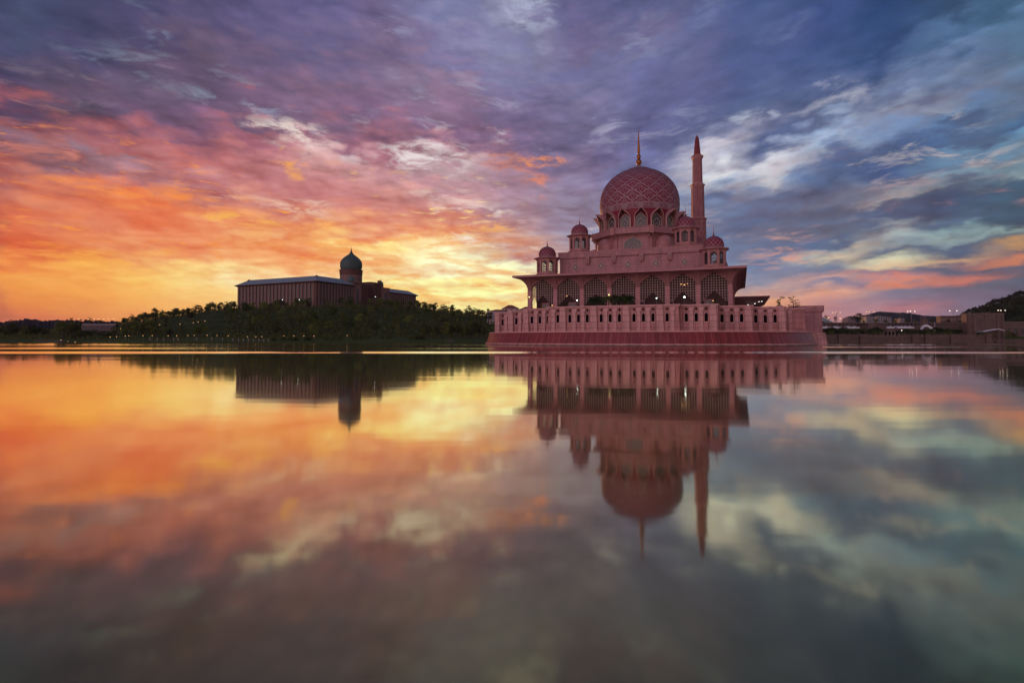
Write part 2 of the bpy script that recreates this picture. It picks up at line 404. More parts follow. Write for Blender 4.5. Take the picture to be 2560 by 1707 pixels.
PINK = (0.56, 0.285, 0.262)
PINK2 = (0.42, 0.200, 0.202)
M = {}
M['pink'] = panelled('pink_granite', PINK, (0.20, 0.09, 0.08), 3.8, 1.95, 0.07, stain=0.24)
M['pink_recess_shade'] = panelled('pink_granite_shaded', (0.48, 0.205, 0.190), (0.18, 0.075, 0.07), 3.8, 1.95, 0.07, stain=0.26)  # same granite, recess shade between the pilasters put into a darker colour
M['pink_fine'] = panelled('pink_granite_courses', PINK2, (0.19, 0.08, 0.08), 3.2, 0.95, 0.055, 0.08, stain=0.22)
M['pink_plain'] = plain('pink_stone', (0.42, 0.195, 0.188), 0.6, var=0.08, scale=0.6)
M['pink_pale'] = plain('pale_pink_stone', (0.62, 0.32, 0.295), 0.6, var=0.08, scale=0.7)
M['soffit'] = plain('pink_plaster_shaded', (0.27, 0.122, 0.116), 0.8, var=0.06, scale=0.4)  # colour lowered to deepen the shade under the eaves
M['red_band'] = panelled('red_granite', (0.23, 0.042, 0.044), (0.34, 0.12, 0.11), 1.9, 4.6, 0.07, 0.12, 0.35, stain=0.30, round_=True)
M['plinth'] = panelled('plinth_stone', (0.52, 0.26, 0.23), (0.24, 0.12, 0.11), 2.4, 3.0, 0.04, 0.08, tide=True, stain=0.25, round_=True)
M['shaft'] = panelled('minaret_cladding', (0.33, 0.135, 0.14), (0.16, 0.06, 0.06), 1.6, 2.4, 0.05, 0.08, stain=0.2)
M['red'] = plain('red_dome_enamel', (0.21, 0.010, 0.033), 0.45, var=0.10, scale=0.5)
M['tracery'] = plain('grey_pink_tracery', (0.33, 0.215, 0.255), 0.6)
M['gold'] = plain('aged_gilding', (0.34, 0.125, 0.035), 0.4, metal=0.7)
M['lattice'] = plain('pale_grille', (0.46, 0.33, 0.27), 0.6)
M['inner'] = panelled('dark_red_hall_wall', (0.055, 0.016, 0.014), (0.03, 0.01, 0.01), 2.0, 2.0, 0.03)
M['glass'] = plain('dark_glass', (0.035, 0.032, 0.04), 0.25, spec=0.5)
M['dark'] = plain('dark_opening', (0.008, 0.006, 0.007), 0.9, spec=0.0)
M['minaret_red'] = plain('dark_red_cladding', (0.20, 0.035, 0.045), 0.5, var=0.08, scale=0.4)
M['deck'] = plain('terrace_paving', (0.30, 0.17, 0.16), 0.8, var=0.1, scale=0.5)
M['lamp_white'] = plain('lit_lamp_white', (0.9, 0.95, 0.9), 0.4, emit=(0.82, 1.0, 0.92), estr=7.0)
M['lamp_warm'] = plain('lit_lamp_warm', (0.95, 0.7, 0.4), 0.4, emit=(1.0, 0.52, 0.16), estr=1.7)
M['lamp_green'] = plain('lit_lamp_greenish', (0.8, 0.9, 0.5), 0.4, emit=(0.85, 0.95, 0.30), estr=2.5)
M['metal'] = plain('grey_metal', (0.16, 0.15, 0.16), 0.5, metal=0.5)
M['white'] = plain('white_membrane', (0.78, 0.78, 0.80), 0.7)


# ------------------------------------------------------------------ mesh helper
class MB:
    def __init__(self):
        self.v = []
        self.f = []
        self.m = []

    def add(self, vs, fs, mat=0):
        o = len(self.v)
        self.v.extend([tuple(p) for p in vs])
        for f in fs:
            self.f.append(tuple(o + i for i in f))
            self.m.append(mat)

    def box(self, x0, x1, y0, y1, z0, z1, mat=0):
        vs = [(x0, y0, z0), (x1, y0, z0), (x1, y1, z0), (x0, y1, z0), (x0, y0, z1), (x1, y0, z1), (x1, y1, z1), (x0, y1, z1)]
        self.add(vs, [(3, 2, 1, 0), (4, 5, 6, 7), (0, 1, 5, 4), (1, 2, 6, 5), (2, 3, 7, 6), (3, 0, 4, 7)], mat)

    def loft(self, rings, mat=0, closed=True, caps=(True, True)):
        n = len(rings[0])
        vs = [p for r in rings for p in r]
        fs = []
        for k in range(len(rings) - 1):
            for i in range(n if closed else n - 1):
                j = (i + 1) % n
                fs.append((k * n + i, k * n + j, (k + 1) * n + j, (k + 1) * n + i))
        if closed and caps[0]:
            fs.append(tuple(range(n - 1, -1, -1)))
        if closed and caps[1]:
            o = (len(rings) - 1) * n
            fs.append(tuple(o + i for i in range(n)))
        self.add(vs, fs, mat)

    def prism(self, poly, z0, z1, mat=0, poly2=None):
        p2 = poly2 or poly
        self.loft([[(x, y, z0) for x, y in poly], [(x, y, z1) for x, y in p2]], mat)

    def lathe(self, prof, n=32, cx=0, cy=0, ph=0.0, mat=0, caps=(True, True)):
        rings = []
        for r, z in prof:
            rings.append([(cx + r * cos(ph + 2 * pi * i / n), cy + r * sin(ph + 2 * pi * i / n), z) for i in range(n)])
        self.loft(rings, mat, True, caps)

    def bar(self, p, q, w, h=None, mat=0, up=(0, 0, 1)):
        h = w if h is None else h
        p, q = Vector(p), Vector(q)
        d = (q - p).normalized()
        s = d.cross(Vector(up))
        if s.length < 1e-4:
            s = d.cross(Vector((1, 0, 0)))
        s.normalize()
        t = s.cross(d)
        s *= w / 2
        t *= h / 2
        self.loft([[p - s - t, p + s - t, p + s + t, p - s + t], [q - s - t, q + s - t, q + s + t, q - s + t]], mat)

    def tube(self, pts, radii, n=7, mat=0):
        rings = []
        for i, p in enumerate(pts):
            p = Vector(p)
            a = Vector(pts[max(0, i - 1)])
            b = Vector(pts[min(len(pts) - 1, i + 1)])
            d = (b - a).normalized()
            s = d.cross(Vector((0.3, 0.9, 0.1))).normalized()
            t = d.cross(s)
            rings.append([p + (s * cos(2 * pi * k / n) + t * sin(2 * pi * k / n)) * radii[i] for k in range(n)])
        self.loft(rings, mat)

    def build(self, name, mats, parent=None, loc=(0, 0, 0), smooth=True, ang=35):
        me = bpy.data.meshes.new(name)
        me.from_pydata(self.v, [], self.f)
        for m in (mats if isinstance(mats, (list, tuple)) else [mats]):
            me.materials.append(m)
        me.polygons.foreach_set('material_index', self.m)
        if smooth:
            me.polygons.foreach_set('use_smooth', [True] * len(self.f))
            me.set_sharp_from_angle(angle=radians(ang))
        me.update()
        o = bpy.data.objects.new(name, me)
        COL.objects.link(o)
        o.location = loc
        if parent:
            o.parent = parent
        return o


def tag(o, label=None, cat=None, group=None, kind=None):
    if label:
        o['label'] = label
    if cat:
        o['category'] = cat
    if group:
        o['group'] = group
    if kind:
        o['kind'] = kind
    return o


def thing(name, label, cat, loc=(0, 0, 0), rz=0.0, group=None):
    o = bpy.data.objects.new(name, None)
    COL.objects.link(o)
    o.empty_display_size = 0.5
    o.location = loc
    o.rotation_euler = (0, 0, rz)
    return tag(o, label, cat, group)


def copy_tree(o, parent=None):
    c = o.copy()
    COL.objects.link(c)
    if parent:
        c.parent = parent
    for ch in list(o.children):
        copy_tree(ch, c)
    return c


def place(px, Y):
    return (px - 1280) / F * Y


def zat(py, Y):
    """height seen at photo row py at depth Y"""
    t = (PPY - py) / F
    return CAM_H + Y * tan(PITCH + atan(t))


ARCH = [(-.5, 0), (-.492, .16), (-.468, .31), (-.425, .43), (-.36, .54), (-.24, .70), (-.12, .85), (0, 1)]
ARCH = ARCH + [(-x, z) for x, z in reversed(ARCH[:-1])]


def arch_line(w, zs, za, xc=0.0):
    return [(xc + x * w, zs + z * (za - zs)) for x, z in ARCH]


def arch_z(x, w, zs, za):
    """height of the arch line at offset x from its centre"""
    t = abs(x) / w
    for (a, b), (c, d) in zip(ARCH[:7], ARCH[1:8]):
        if -a >= t >= -c:
            k = (-a - t) / max(1e-6, (c - a))
            return zs + (b + (d - b) * k) * (za - zs)
    return zs


# ------------------------------------------------------------------ mosque
TH = radians(-21.87)
MC = (58.6, 260.0)
SIDES = [lambda x, o, z: (x, -o, z), lambda x, o, z: (o, x, z), lambda x, o, z: (-x, o, z), lambda x, o, z: (-o, -x, z)]
DECK = 12.0


def mloc(lx, ly, z=0.0):
    return (MC[0] + lx * cos(TH) - ly * sin(TH), MC[1] + lx * sin(TH) + ly * cos(TH), z)


mosque = thing('mosque', 'large pink granite mosque with a red patterned dome rising over the water', 'mosque', (MC[0], MC[1], 0), TH)
NB, BW, COLW = 7, 11.2, 1.7
ZS, ZA, ZE, ZT = 22.3, 27.05, 27.55, 28.35
WA, WE = 40.0, 45.0


def col_x(k):
    return -NB * BW / 2 + k * BW


# eave with its coved soffit on all four sides
mb = MB()
mb.loft([[(-WE, -WE, ZE), (WE, -WE, ZE), (WE, WE, ZE), (-WE, WE, ZE)], [(-WE, -WE, ZT), (WE, -WE, ZT), (WE, WE, ZT), (-WE, WE, ZT)]], 0)
NS = 9
for S in SIDES:
    xs = []
    for k in range(NB):
        c = col_x(k) + BW / 2
        w = BW - COLW
        for x, z in arch_line(w, ZS, ZA, c):
            xs.append((x, z))
    xs = [(-WA, ZS)] + xs + [(WA, ZS)]
    rows = []
    for j in range(NS + 1):
        ph = pi / 2 * j / NS
        o = WA + (WE - 0.05 - WA) * (1 - cos(ph))
        row = []
        for i, (x, z) in enumerate(xs):
            xx = x
            if i == 0:
                xx = -o
            elif i == len(xs) - 1:
                xx = o
            row.append(S(xx, o, z + (ZE - z) * sin(ph)))
        rows.append(row)
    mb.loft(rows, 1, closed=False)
    # thickness of the arch behind the cove
    for k in range(NB):
        c = col_x(k) + BW / 2
        al = arch_line(BW - COLW, ZS, ZA, c)
        mb.loft([[S(x, WA, z) for x, z in al], [S(x, WA - 1.5, z) for x, z in al]], 1, closed=False)
        # inner face over the arch
        up = [(x, ZE) for x, z in al]
        mb.loft([[S(x, WA - 1.5, z) for x, z in al], [S(x, WA - 1.5, z) for x, z in up]], 1, closed=False)
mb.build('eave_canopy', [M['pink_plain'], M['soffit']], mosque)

# arcade columns
mbc = MB()
mbc.box(-COLW / 2, COLW / 2, -WA, -WA + 1.5, DECK, ZS)
mbc.box(-COLW / 2 - .12, COLW / 2 + .12, -WA - .12, -WA + 1.62, DECK, DECK + 1.0)
mbc.box(-COLW / 2 - .08, COLW / 2 + .08, -WA - .08, -WA + 1.58, ZS - 2.3, ZS - 2.0)
mbc.loft([[(-.55, -WA - .02, ZS - 2.6), (.55, -WA - .02, ZS - 2.6), (.3, -WA - .02, ZS - 3.0), (-.3, -WA - .02, ZS - 3.0)],
          [(-.5, -WA - .3, ZS - 2.6), (.5, -WA - .3, ZS - 2.6), (.25, -WA - .1, ZS - 3.0), (-.25, -WA - .1, ZS - 3.0)]], 1)
col0 = mbc.build('column', [M['pink_fine'], M['pink_pale']], mosque)
first = True
for si in range(4):
    for k in range(NB):
        o = col0 if first else col0.copy()
        if not first:
            COL.objects.link(o)
        first = False
        a = si * pi / 2
        x = col_x(k)
        o.location = (x * cos(a), x * sin(a), 0)
        o.rotation_euler = (0, 0, a)

# pale square grilles hung in the arches, stepped at the bottom
mbl = MB()
LW = BW - COLW
CELL = LW / 10
zrow0 = 16.45
for i in range(11):
    x = -LW / 2 + i * CELL
    xi = min(max(x, -LW / 2 + .1), LW / 2 - .1)
    step = min(i, 10 - i)
    zb = zrow0 + CELL * max(0, min(step - 1, 4)) if i not in (0, 10) else zrow0
    zt = arch_z(xi, LW, ZS, ZA) - 0.05
    mbl.box(xi - .06, xi + .06, -39.35, -39.2, zb, zt)
for r in range(0, 12):
    z = zrow0 + r * CELL
    # half width allowed by the arch at this height
    lim = LW / 2
    for q_ in range(200):
        x = LW / 2 * (1 - q_ / 200)
        if arch_z(x, LW, ZS, ZA) >= z:
            lim = x
            break
    gap = max(0, 4 - r) * CELL
    if r >= 5:
        mbl.box(-lim, lim, -39.37, -39.18, z - .055, z + .055)
    elif r == 4:
        mbl.box(-lim, lim, -39.37, -39.18, z - .08, z + .08)
    else:
        mbl.box(-lim, -gap, -39.37, -39.18, z - .055, z + .055)
        mbl.box(gap, lim, -39.37, -39.18, z - .055, z + .055)
lat0 = mbl.build('lattice_screen', M['lattice'], mosque, smooth=False)
first = True
for si in (0, 1, 3):
    for k in range(NB):
        o = lat0 if first else lat0.copy()
        if not first:
            COL.objects.link(o)
        first = False
        a = si * pi / 2
        x = col_x(k) + BW / 2
        o.location = (x * cos(a), x * sin(a), 0)
        o.rotation_euler = (0, 0, a)

# inner hall behind the arcade
mb = MB()
mb.box(-38.2, 38.2, -33.5, 38.2, DECK, ZE)
mb.box(-37.0, 37.0, -37.0, 37.0, DECK, DECK + .3, 1)
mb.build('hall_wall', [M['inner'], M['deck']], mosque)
mbd = MB()
mbd.box(-1.7, 1.7, -33.85, -33.5, DECK + .3, DECK + 5.4)
mbd.box(-1.35, 1.35, -33.95, -33.85, DECK + .3, DECK + 5.0, 1)
d0 = mbd.build('door', [M['pink_plain'], M['glass']], mosque, smooth=False)
for i, x in enumerate((-34.2, -22.4, -5.6, 5.6, 16.8, 31.5)):
    o = d0 if i == 0 else d0.copy()
    if i:
        COL.objects.link(o)
    o.location = (x, 0, 0)

# upper block with parapet band
UB = 29.2
mb = MB()
mb.box(-UB, UB, -UB, UB, ZT, 36.5)
mb.build('prayer_hall_block', M['pink_fine'], mosque, smooth=False)
mb = MB()
e = UB + .55
mb.prism([(-UB, -UB), (UB, -UB), (UB, UB), (-UB, UB)], 36.1, 36.6, 0, [(-e, -e), (e, -e), (e, e), (-e, e)])
mb.box(-e, e, -e, e, 36.6, 38.75)
mb.box(-e - .15, e + .15, -e - .15, e + .15, 38.75, 39.15, 1)
mb.build('parapet', [M['pink_fine'], M['pink_plain']], mosque, smooth=False)

# diamond panels and hanging bracket lamps on the front and right walls
md = MB()
R1 = 1.85


def dia(r, y, z=32.7):
    return [(0, y, z - r), (r, y, z), (0, y, z + r), (-r, y, z)]


md.loft([dia(R1, -UB + .05), dia(R1, -UB - .22), dia(R1 - .25, -UB - .22), dia(R1 - .30, -UB - .08)], 0, caps=(False, False))
md.add(dia(R1 - .3, -UB - .08), [(0, 1, 2, 3)], 1)
for k in range(1, 7):
    t = -1 + 2 * k / 7
    r = R1 - .3
    md.bar((t * r / 1 * .5 - r * .5, -UB - .11, 32.7 + t * r * .5 + r * .5), (t * r * .5 + r * .5, -UB - .11, 32.7 + t * r * .5 - r * .5), .09, .05, 2)
    md.bar((t * r * .5 + r * .5, -UB - .11, 32.7 - t * r * .5 + r * .5), (t * r * .5 - r * .5, -UB - .11, 32.7 - t * r * .5 - r * .5), .09, .05, 2)
md.lathe([(.42, 0), (.42, .1)], 12, mat=2)
n0 = len(md.v) - 24
for i in range(n0, len(md.v)):
    x, y, z = md.v[i]
    md.v[i] = (x, -UB - .12 - z, 32.7 + y)
dm0 = md.build('diamond_panel', [M['pink_pale'], M['glass'], M['lattice']], mosque, smooth=False)
mk = MB()
mk.box(-.75, .75, -UB - 1.3, -UB, 34.9, 36.9)
mk.prism([(-.55, -UB - .9), (.55, -UB - .9), (.55, -UB), (-.55, -UB)], 33.9, 34.9, 0, [(-.75, -UB - 1.3), (.75, -UB - 1.3), (.75, -UB), (-.75, -UB)])
mk.box(-.55, -.3, -UB - .75, -UB, 33.2, 33.9)
mk.box(.3, .55, -UB - .75, -UB, 33.2, 33.9)
al = arch_line(.8, 35.6, 36.3)
mk.add([(x, -UB - 1.32, z) for x, z in al] + [(.4, -UB - 1.32, 35.1), (-.4, -UB - 1.32, 35.1)], [tuple(range(len(al) + 1, -1, -1))], 1)
bk0 = mk.build('wall_bracket', [M['pink_plain'], M['glass']], mosque, smooth=False)
first = True
for si in range(2):
    a = si * pi / 2
    for k in range(5):
        x = (k - 2) * 11.2
        o = dm0 if first else dm0.copy()
        if not first:
            COL.objects.link(o)
        o.location = (x * cos(a), x * sin(a), 0)
        o.rotation_euler = (0, 0, a)
        if k < 4:
            o = bk0 if first else bk0.copy()
            if not first:
                COL.objects.link(o)
            x += 5.6
            o.location = (x * cos(a), x * sin(a), 0)
            o.rotation_euler = (0, 0, a)
        first = False

# octagonal drum, its balcony and the plain half domes
OCT = pi / 8
mb = MB()
mb.lathe([(19.0, 39.15), (19.0, 45.6), (19.35, 46.3), (20.2, 47.0), (21.5, 47.35)], 8, ph=OCT, caps=(False, True))
for i in range(8):
    a = OCT + i * pi / 4
    c, s_ = cos(a), sin(a)
    t = Vector((-s_, c, 0))
    p = Vector((18.9 * c, 18.9 * s_, 39.15))
    mb.bar(p, p + Vector((0, 0, 6.5)), 1.7, .9, 1, up=(c, s_, 0))
mb.build('drum_wall', [M['pink_fine'], M['pink_plain']], mosque, ang=20)
mb = MB()
mb.lathe([(21.0, 47.3), (21.7, 47.3), (21.7, 49.75), (21.85, 49.75), (21.85, 50.05), (21.1, 50.05), (21.1, 48.6), (18.0, 48.6)], 8, ph=OCT, caps=(False, True))
for i in range(8):
    a = OCT + i * pi / 4
    c, s_ = cos(a), sin(a)
    p = Vector((21.65 * c, 21.65 * s_, 46.9))
    mb.bar(p, p + Vector((0, 0, 3.35)), 2.0, .75, 1, up=(c, s_, 0))
    for d_ in (-.85, .85):
        b0 = Vector((19.6 * c - s_ * d_, 19.6 * s_ + c * d_, 45.2))
        mb.bar(b0, Vector((21.4 * c - s_ * d_, 21.4 * s_ + c * d_, 47.2)), .3, .5, 1)
mb.build('balcony', [M['pink_fine'], M['pink_plain']], mosque, ang=20)
hd = MB()
hd.lathe([(4.0, 39.15), (4.05, 42.6), (3.95, 43.7), (3.6, 44.9), (2.95, 45.9), (2.0, 46.6), (.9, 46.95), (.01, 47.05)], 28)
h0 = hd.build('half_dome', M['pink_plain'], mosque)
for i in range(4):
    o = h0 if i == 0 else h0.copy()
    if i:
        COL.objects.link(o)
    a = pi / 4 + i * pi / 2
    o.location = (17.6 * cos(a), 17.6 * sin(a), 0)


def arch_window(mbx, w, z0, zs, za, y, mats=(0, 1), frames=True, bars=3):
    """pointed window standing on plane y facing -y: glass, rim and inner arches"""
    al = arch_line(w, zs, za)
    out = [(-w / 2, z0)] + al + [(w / 2, z0)]
    mbx.add([(x, y, z) for x, z in out], [tuple(range(len(out)))], mats[0])
    prev = None

    def rim(line, t, yy):
        cx = 0
        for (x, z), (x2, z2) in zip(line[:-1], line[1:]):
            mbx.bar((x, yy, z), (x2, yy, z2), t, t, mats[1], up=(0, 1, 0))
    rim(out, .24, y - .1)
    if frames:
        for k in (.62, .34):
            al2 = arch_line(w * k, z0 + (zs - z0) * (k + .1), z0 + (za - z0) * (k + .1))
            rim([(-w * k / 2, z0)] + al2 + [(w * k / 2, z0)], .17, y - .09)
        for k in range(bars):
            z = z0 + (zs - z0) * (k + 1) / (bars + .4)
            mbx.bar((-w / 2, y - .07, z), (-w * .31, y - .07, z), .12, .1, mats[1])
            mbx.bar((w / 2, y - .07, z), (w * .31, y - .07, z), .12, .1, mats[1])
    mbx.bar((-w / 2, y - .1, z0), (w / 2, y - .1, z0), .24, .24, mats[1])


mw = MB()
arch_window(mw, 7.6, 39.2, 42.9, 46.0, -17.62, (0, 1))
w0 = mw.build('arched_window', [M['glass'], M['lattice']], mosque, smooth=False)
for i in range(1, 4):
    o = w0.copy()
    COL.objects.link(o)
    o.rotation_euler = (0, 0, i * pi / 2)

# red drum under the dome, with sixteen flaring window hoods
mb = MB()
mb.lathe([(17.15, 48.6), (17.15, 57.6), (17.4, 58.6)], 64, caps=(False, False))
mb.build('dome_drum', M['red'], mosque)
mh = MB()
HW, HZ0, HZS, HZA = 5.1, 48.7, 54.2, 58.0
al = [(-HW / 2, HZ0)] + arch_line(HW, HZS, HZA) + [(HW / 2, HZ0)]
al2 = [(-HW / 2 - .3, HZ0)] + arch_line(HW + .6, HZS, HZA + .38) + [(HW / 2 + .3, HZ0)]


def hood_r(z):
    t = max(0.0, (z - 53.4) / (HZA - 53.4))
    return 18.1 + 3.0 * t ** 1.7


A_ = [(x, -16.9, z) for x, z in al]
B_ = [(x, -hood_r(z), z) for x, z in al]
C_ = [(x, -hood_r(z) + .12, z) for x, z in al2]
D_ = [(x, -17.0, z + .1) for x, z in al2]
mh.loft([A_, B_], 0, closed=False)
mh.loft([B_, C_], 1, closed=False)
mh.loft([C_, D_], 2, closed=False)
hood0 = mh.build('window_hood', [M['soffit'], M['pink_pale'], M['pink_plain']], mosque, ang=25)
mw = MB()
arch_window(mw, 4.5, 48.7, 53.2, 56.4, -17.3, (0, 1))
hw0 = mw.build('window', [M['glass'], M['lattice']], hood0, smooth=False)
for i in range(16):
    o = hood0 if i == 0 else copy_tree(hood0, mosque)
    o.rotation_euler = (0, 0, (i + .5) * pi / 8)

# the great dome and its raised arabesque
DP = [(17.4, 58.5), (17.75, 60.2), (17.95, 62.3), (17.95, 64.0), (17.75, 66.3), (17.2, 68.8), (16.2, 71.2), (14.85, 73.3), (13.2, 75.2), (11.2, 76.85), (8.9, 78.25), (6.6, 79.3), (5.5, 79.75)]


def smooth_prof(p, n=5):
    out = []
    for i in range(len(p) - 1):
        p0 = p[max(0, i - 1)]
        p1, p2 = p[i], p[i + 1]
        p3 = p[min(len(p) - 1, i + 2)]
        for k in range(n):
            t = k / n
            out.append(tuple(.5 * (2 * b + (c - a) * t + (2 * a - 5 * b + 4 * c - d) * t * t + (-a + 3 * b - 3 * c + d) * t ** 3) for a, b, c, d in zip(p0, p1, p2, p3)))
    out.append(p[-1])
    return out


DPS = smooth_prof(DP)
mb = MB()
mb.lathe(DPS, 96, caps=(False, False))
# arc-length table
SL = [0.0]
for a, b in zip(DPS[:-1], DPS[1:]):
    SL.append(SL[-1] + sqrt((a[0] - b[0]) ** 2 + (a[1] - b[1]) ** 2))


def dome_at(s, ang, lift=0.0):
    s = min(max(s, 0), SL[-1] - 1e-4)
    i = 0
    while SL[i + 1] < s:
        i += 1
    t = (s - SL[i]) / (SL[i + 1] - SL[i])
    r = DPS[i][0] + (DPS[i + 1][0] - DPS[i][0]) * t
    z = DPS[i][1] + (DPS[i + 1][1] - DPS[i][1]) * t
    dr, dz = DPS[i + 1][0] - DPS[i][0], DPS[i + 1][1] - DPS[i][1]
    L = sqrt(dr * dr + dz * dz)
    r += lift * dz / L
    z += -lift * dr / L
    return (r * cos(ang), r * sin(ang), z), r


def ribbon(pts, w, at, lift=.07, mat=1, tgt=None):
    """raised strip through (s, angle) points"""
    L, Rr = [], []
    n = len(pts)
    for i in range(n):
        s, a = pts[i]
        s0, a0 = pts[max(0, i - 1)]
        s1, a1 = pts[min(n - 1, i + 1)]
        _, r = at(s, a, 0)
        ds, da = s1 - s0, (a1 - a0) * r
        q_ = sqrt(ds * ds + da * da) or 1
        ns, na = -da / q_, ds / q_
        L.append(at(s + ns * w / 2, a + na * w / 2 / max(r, .5), lift)[0])
        Rr.append(at(s - ns * w / 2, a - na * w / 2 / max(r, .5), lift)[0])
    (tgt or mb).loft([L, Rr], mat, closed=False)


NCELL = 16
dth = 2 * pi / NCELL
s_band = 2.6
arch_pts = [(0, -.10), (.02, .16), (.07, .34), (.15, .46), (.21, .50), (.25, .60), (.30, .74), (.37, .80), (.43, .86), (.5, 1.06)]
arch_pts = arch_pts + [(1 - u, v) for u, v in reversed(arch_pts[:-1])]
diam = [(.5, .40), (.38, 0), (.5, -.40), (.62, 0), (.5, .40)]
wing = [(.10, -.02), (.26, .08), (.34, .30), (.42, .46), (.5, .72), (.58, .46), (.66, .30), (.74, .08), (.90, -.02)]
heart = [(.10, -.02), (.27, -.12), (.30, -.40), (.40, -.60), (.5, -.48), (.60, -.60), (.70, -.40), (.73, -.12), (.90, -.02)]
s = s_band + .1
row = 0
while True:
    _, r = dome_at(s, 0)
    cw = r * dth
    pitch = .40 * cw
    hgt = pitch
    if s + hgt > SL[-1] - .5 or r < 6.3:
        break
    for c in range(NCELL):
        a0 = (c + (.5 if row % 2 else 0) + .5) * dth + pi / 16 + dth * 0
        m_ = lambda L: [(s + v * hgt, a0 + u * dth) for u, v in L]
        k = cw / 6.9
        ribbon(m_(arch_pts), .42 * k, dome_at)
        ribbon(m_(wing), .30 * k, dome_at, .05)
        ribbon(m_(diam), .30 * k, dome_at, .05)
        ribbon(m_(heart), .30 * k, dome_at, .045)
    s += pitch
    row += 1
full = [k * 2 * pi / 96 for k in range(97)]
for sv, w in ((.12, .4), (.75, .26), (1.3, .26), (1.85, .26), (2.45, .4)):
    ribbon([(sv, a) for a in full], w, dome_at, .06)
for c in range(NCELL):
    a0 = (c + .5) * dth + pi / 16 + dth / 2
    hw_ = 1.05 / 17.8
    for k in range(4):
        x = -1 + 2 * (k + .5) / 4
        ribbon([(.3, a0 + (x - .5) * hw_), (2.3, a0 + (x + .5) * hw_)], .24, dome_at, .08)
        ribbon([(.3, a0 + (x + .5) * hw_), (2.3, a0 + (x - .5) * hw_)], .24, dome_at, .07)
    a1 = a0 + dth / 2
    ribbon([(.75, a1 - .02), (1.3, a1 + .02)], .2, dome_at, .06)
    ribbon([(1.3, a1 - .02), (1.85, a1 + .02)], .2, dome_at, .06)
for sv, w in ((SL[-1] - .2, .5),):
    ribbon([(sv, a) for a in full], w, dome_at, .05)
dome = mb.build('dome', [M['red'], M['tracery']], mosque)
mb = MB()
mb.lathe([(5.6, 79.55), (5.65, 79.8), (5.3, 80.05), (3.6, 80.75), (2.0, 81.4), (1.25, 81.75)], 48, caps=(True, True))
mb.build('dome_cap', M['tracery'], dome)
mb = MB()
mb.lathe([(1.6, 81.3), (.85, 81.9), (.7, 82.6), (.95, 82.8), (1.25, 83.4), (1.3, 83.9), (1.1, 84.6), (.6, 85.05), (.5, 85.3), (.85, 85.6), (1.0, 86.2), (.85, 86.9), (.45, 87.3),
          (.4, 87.6), (.62, 87.9), (.64, 88.4), (.55, 90.5), (.36, 94.0), (.2, 97.2), (.05, 99.2), (.01, 99.3)], 20)
mb.build('finial', M['gold'], dome)


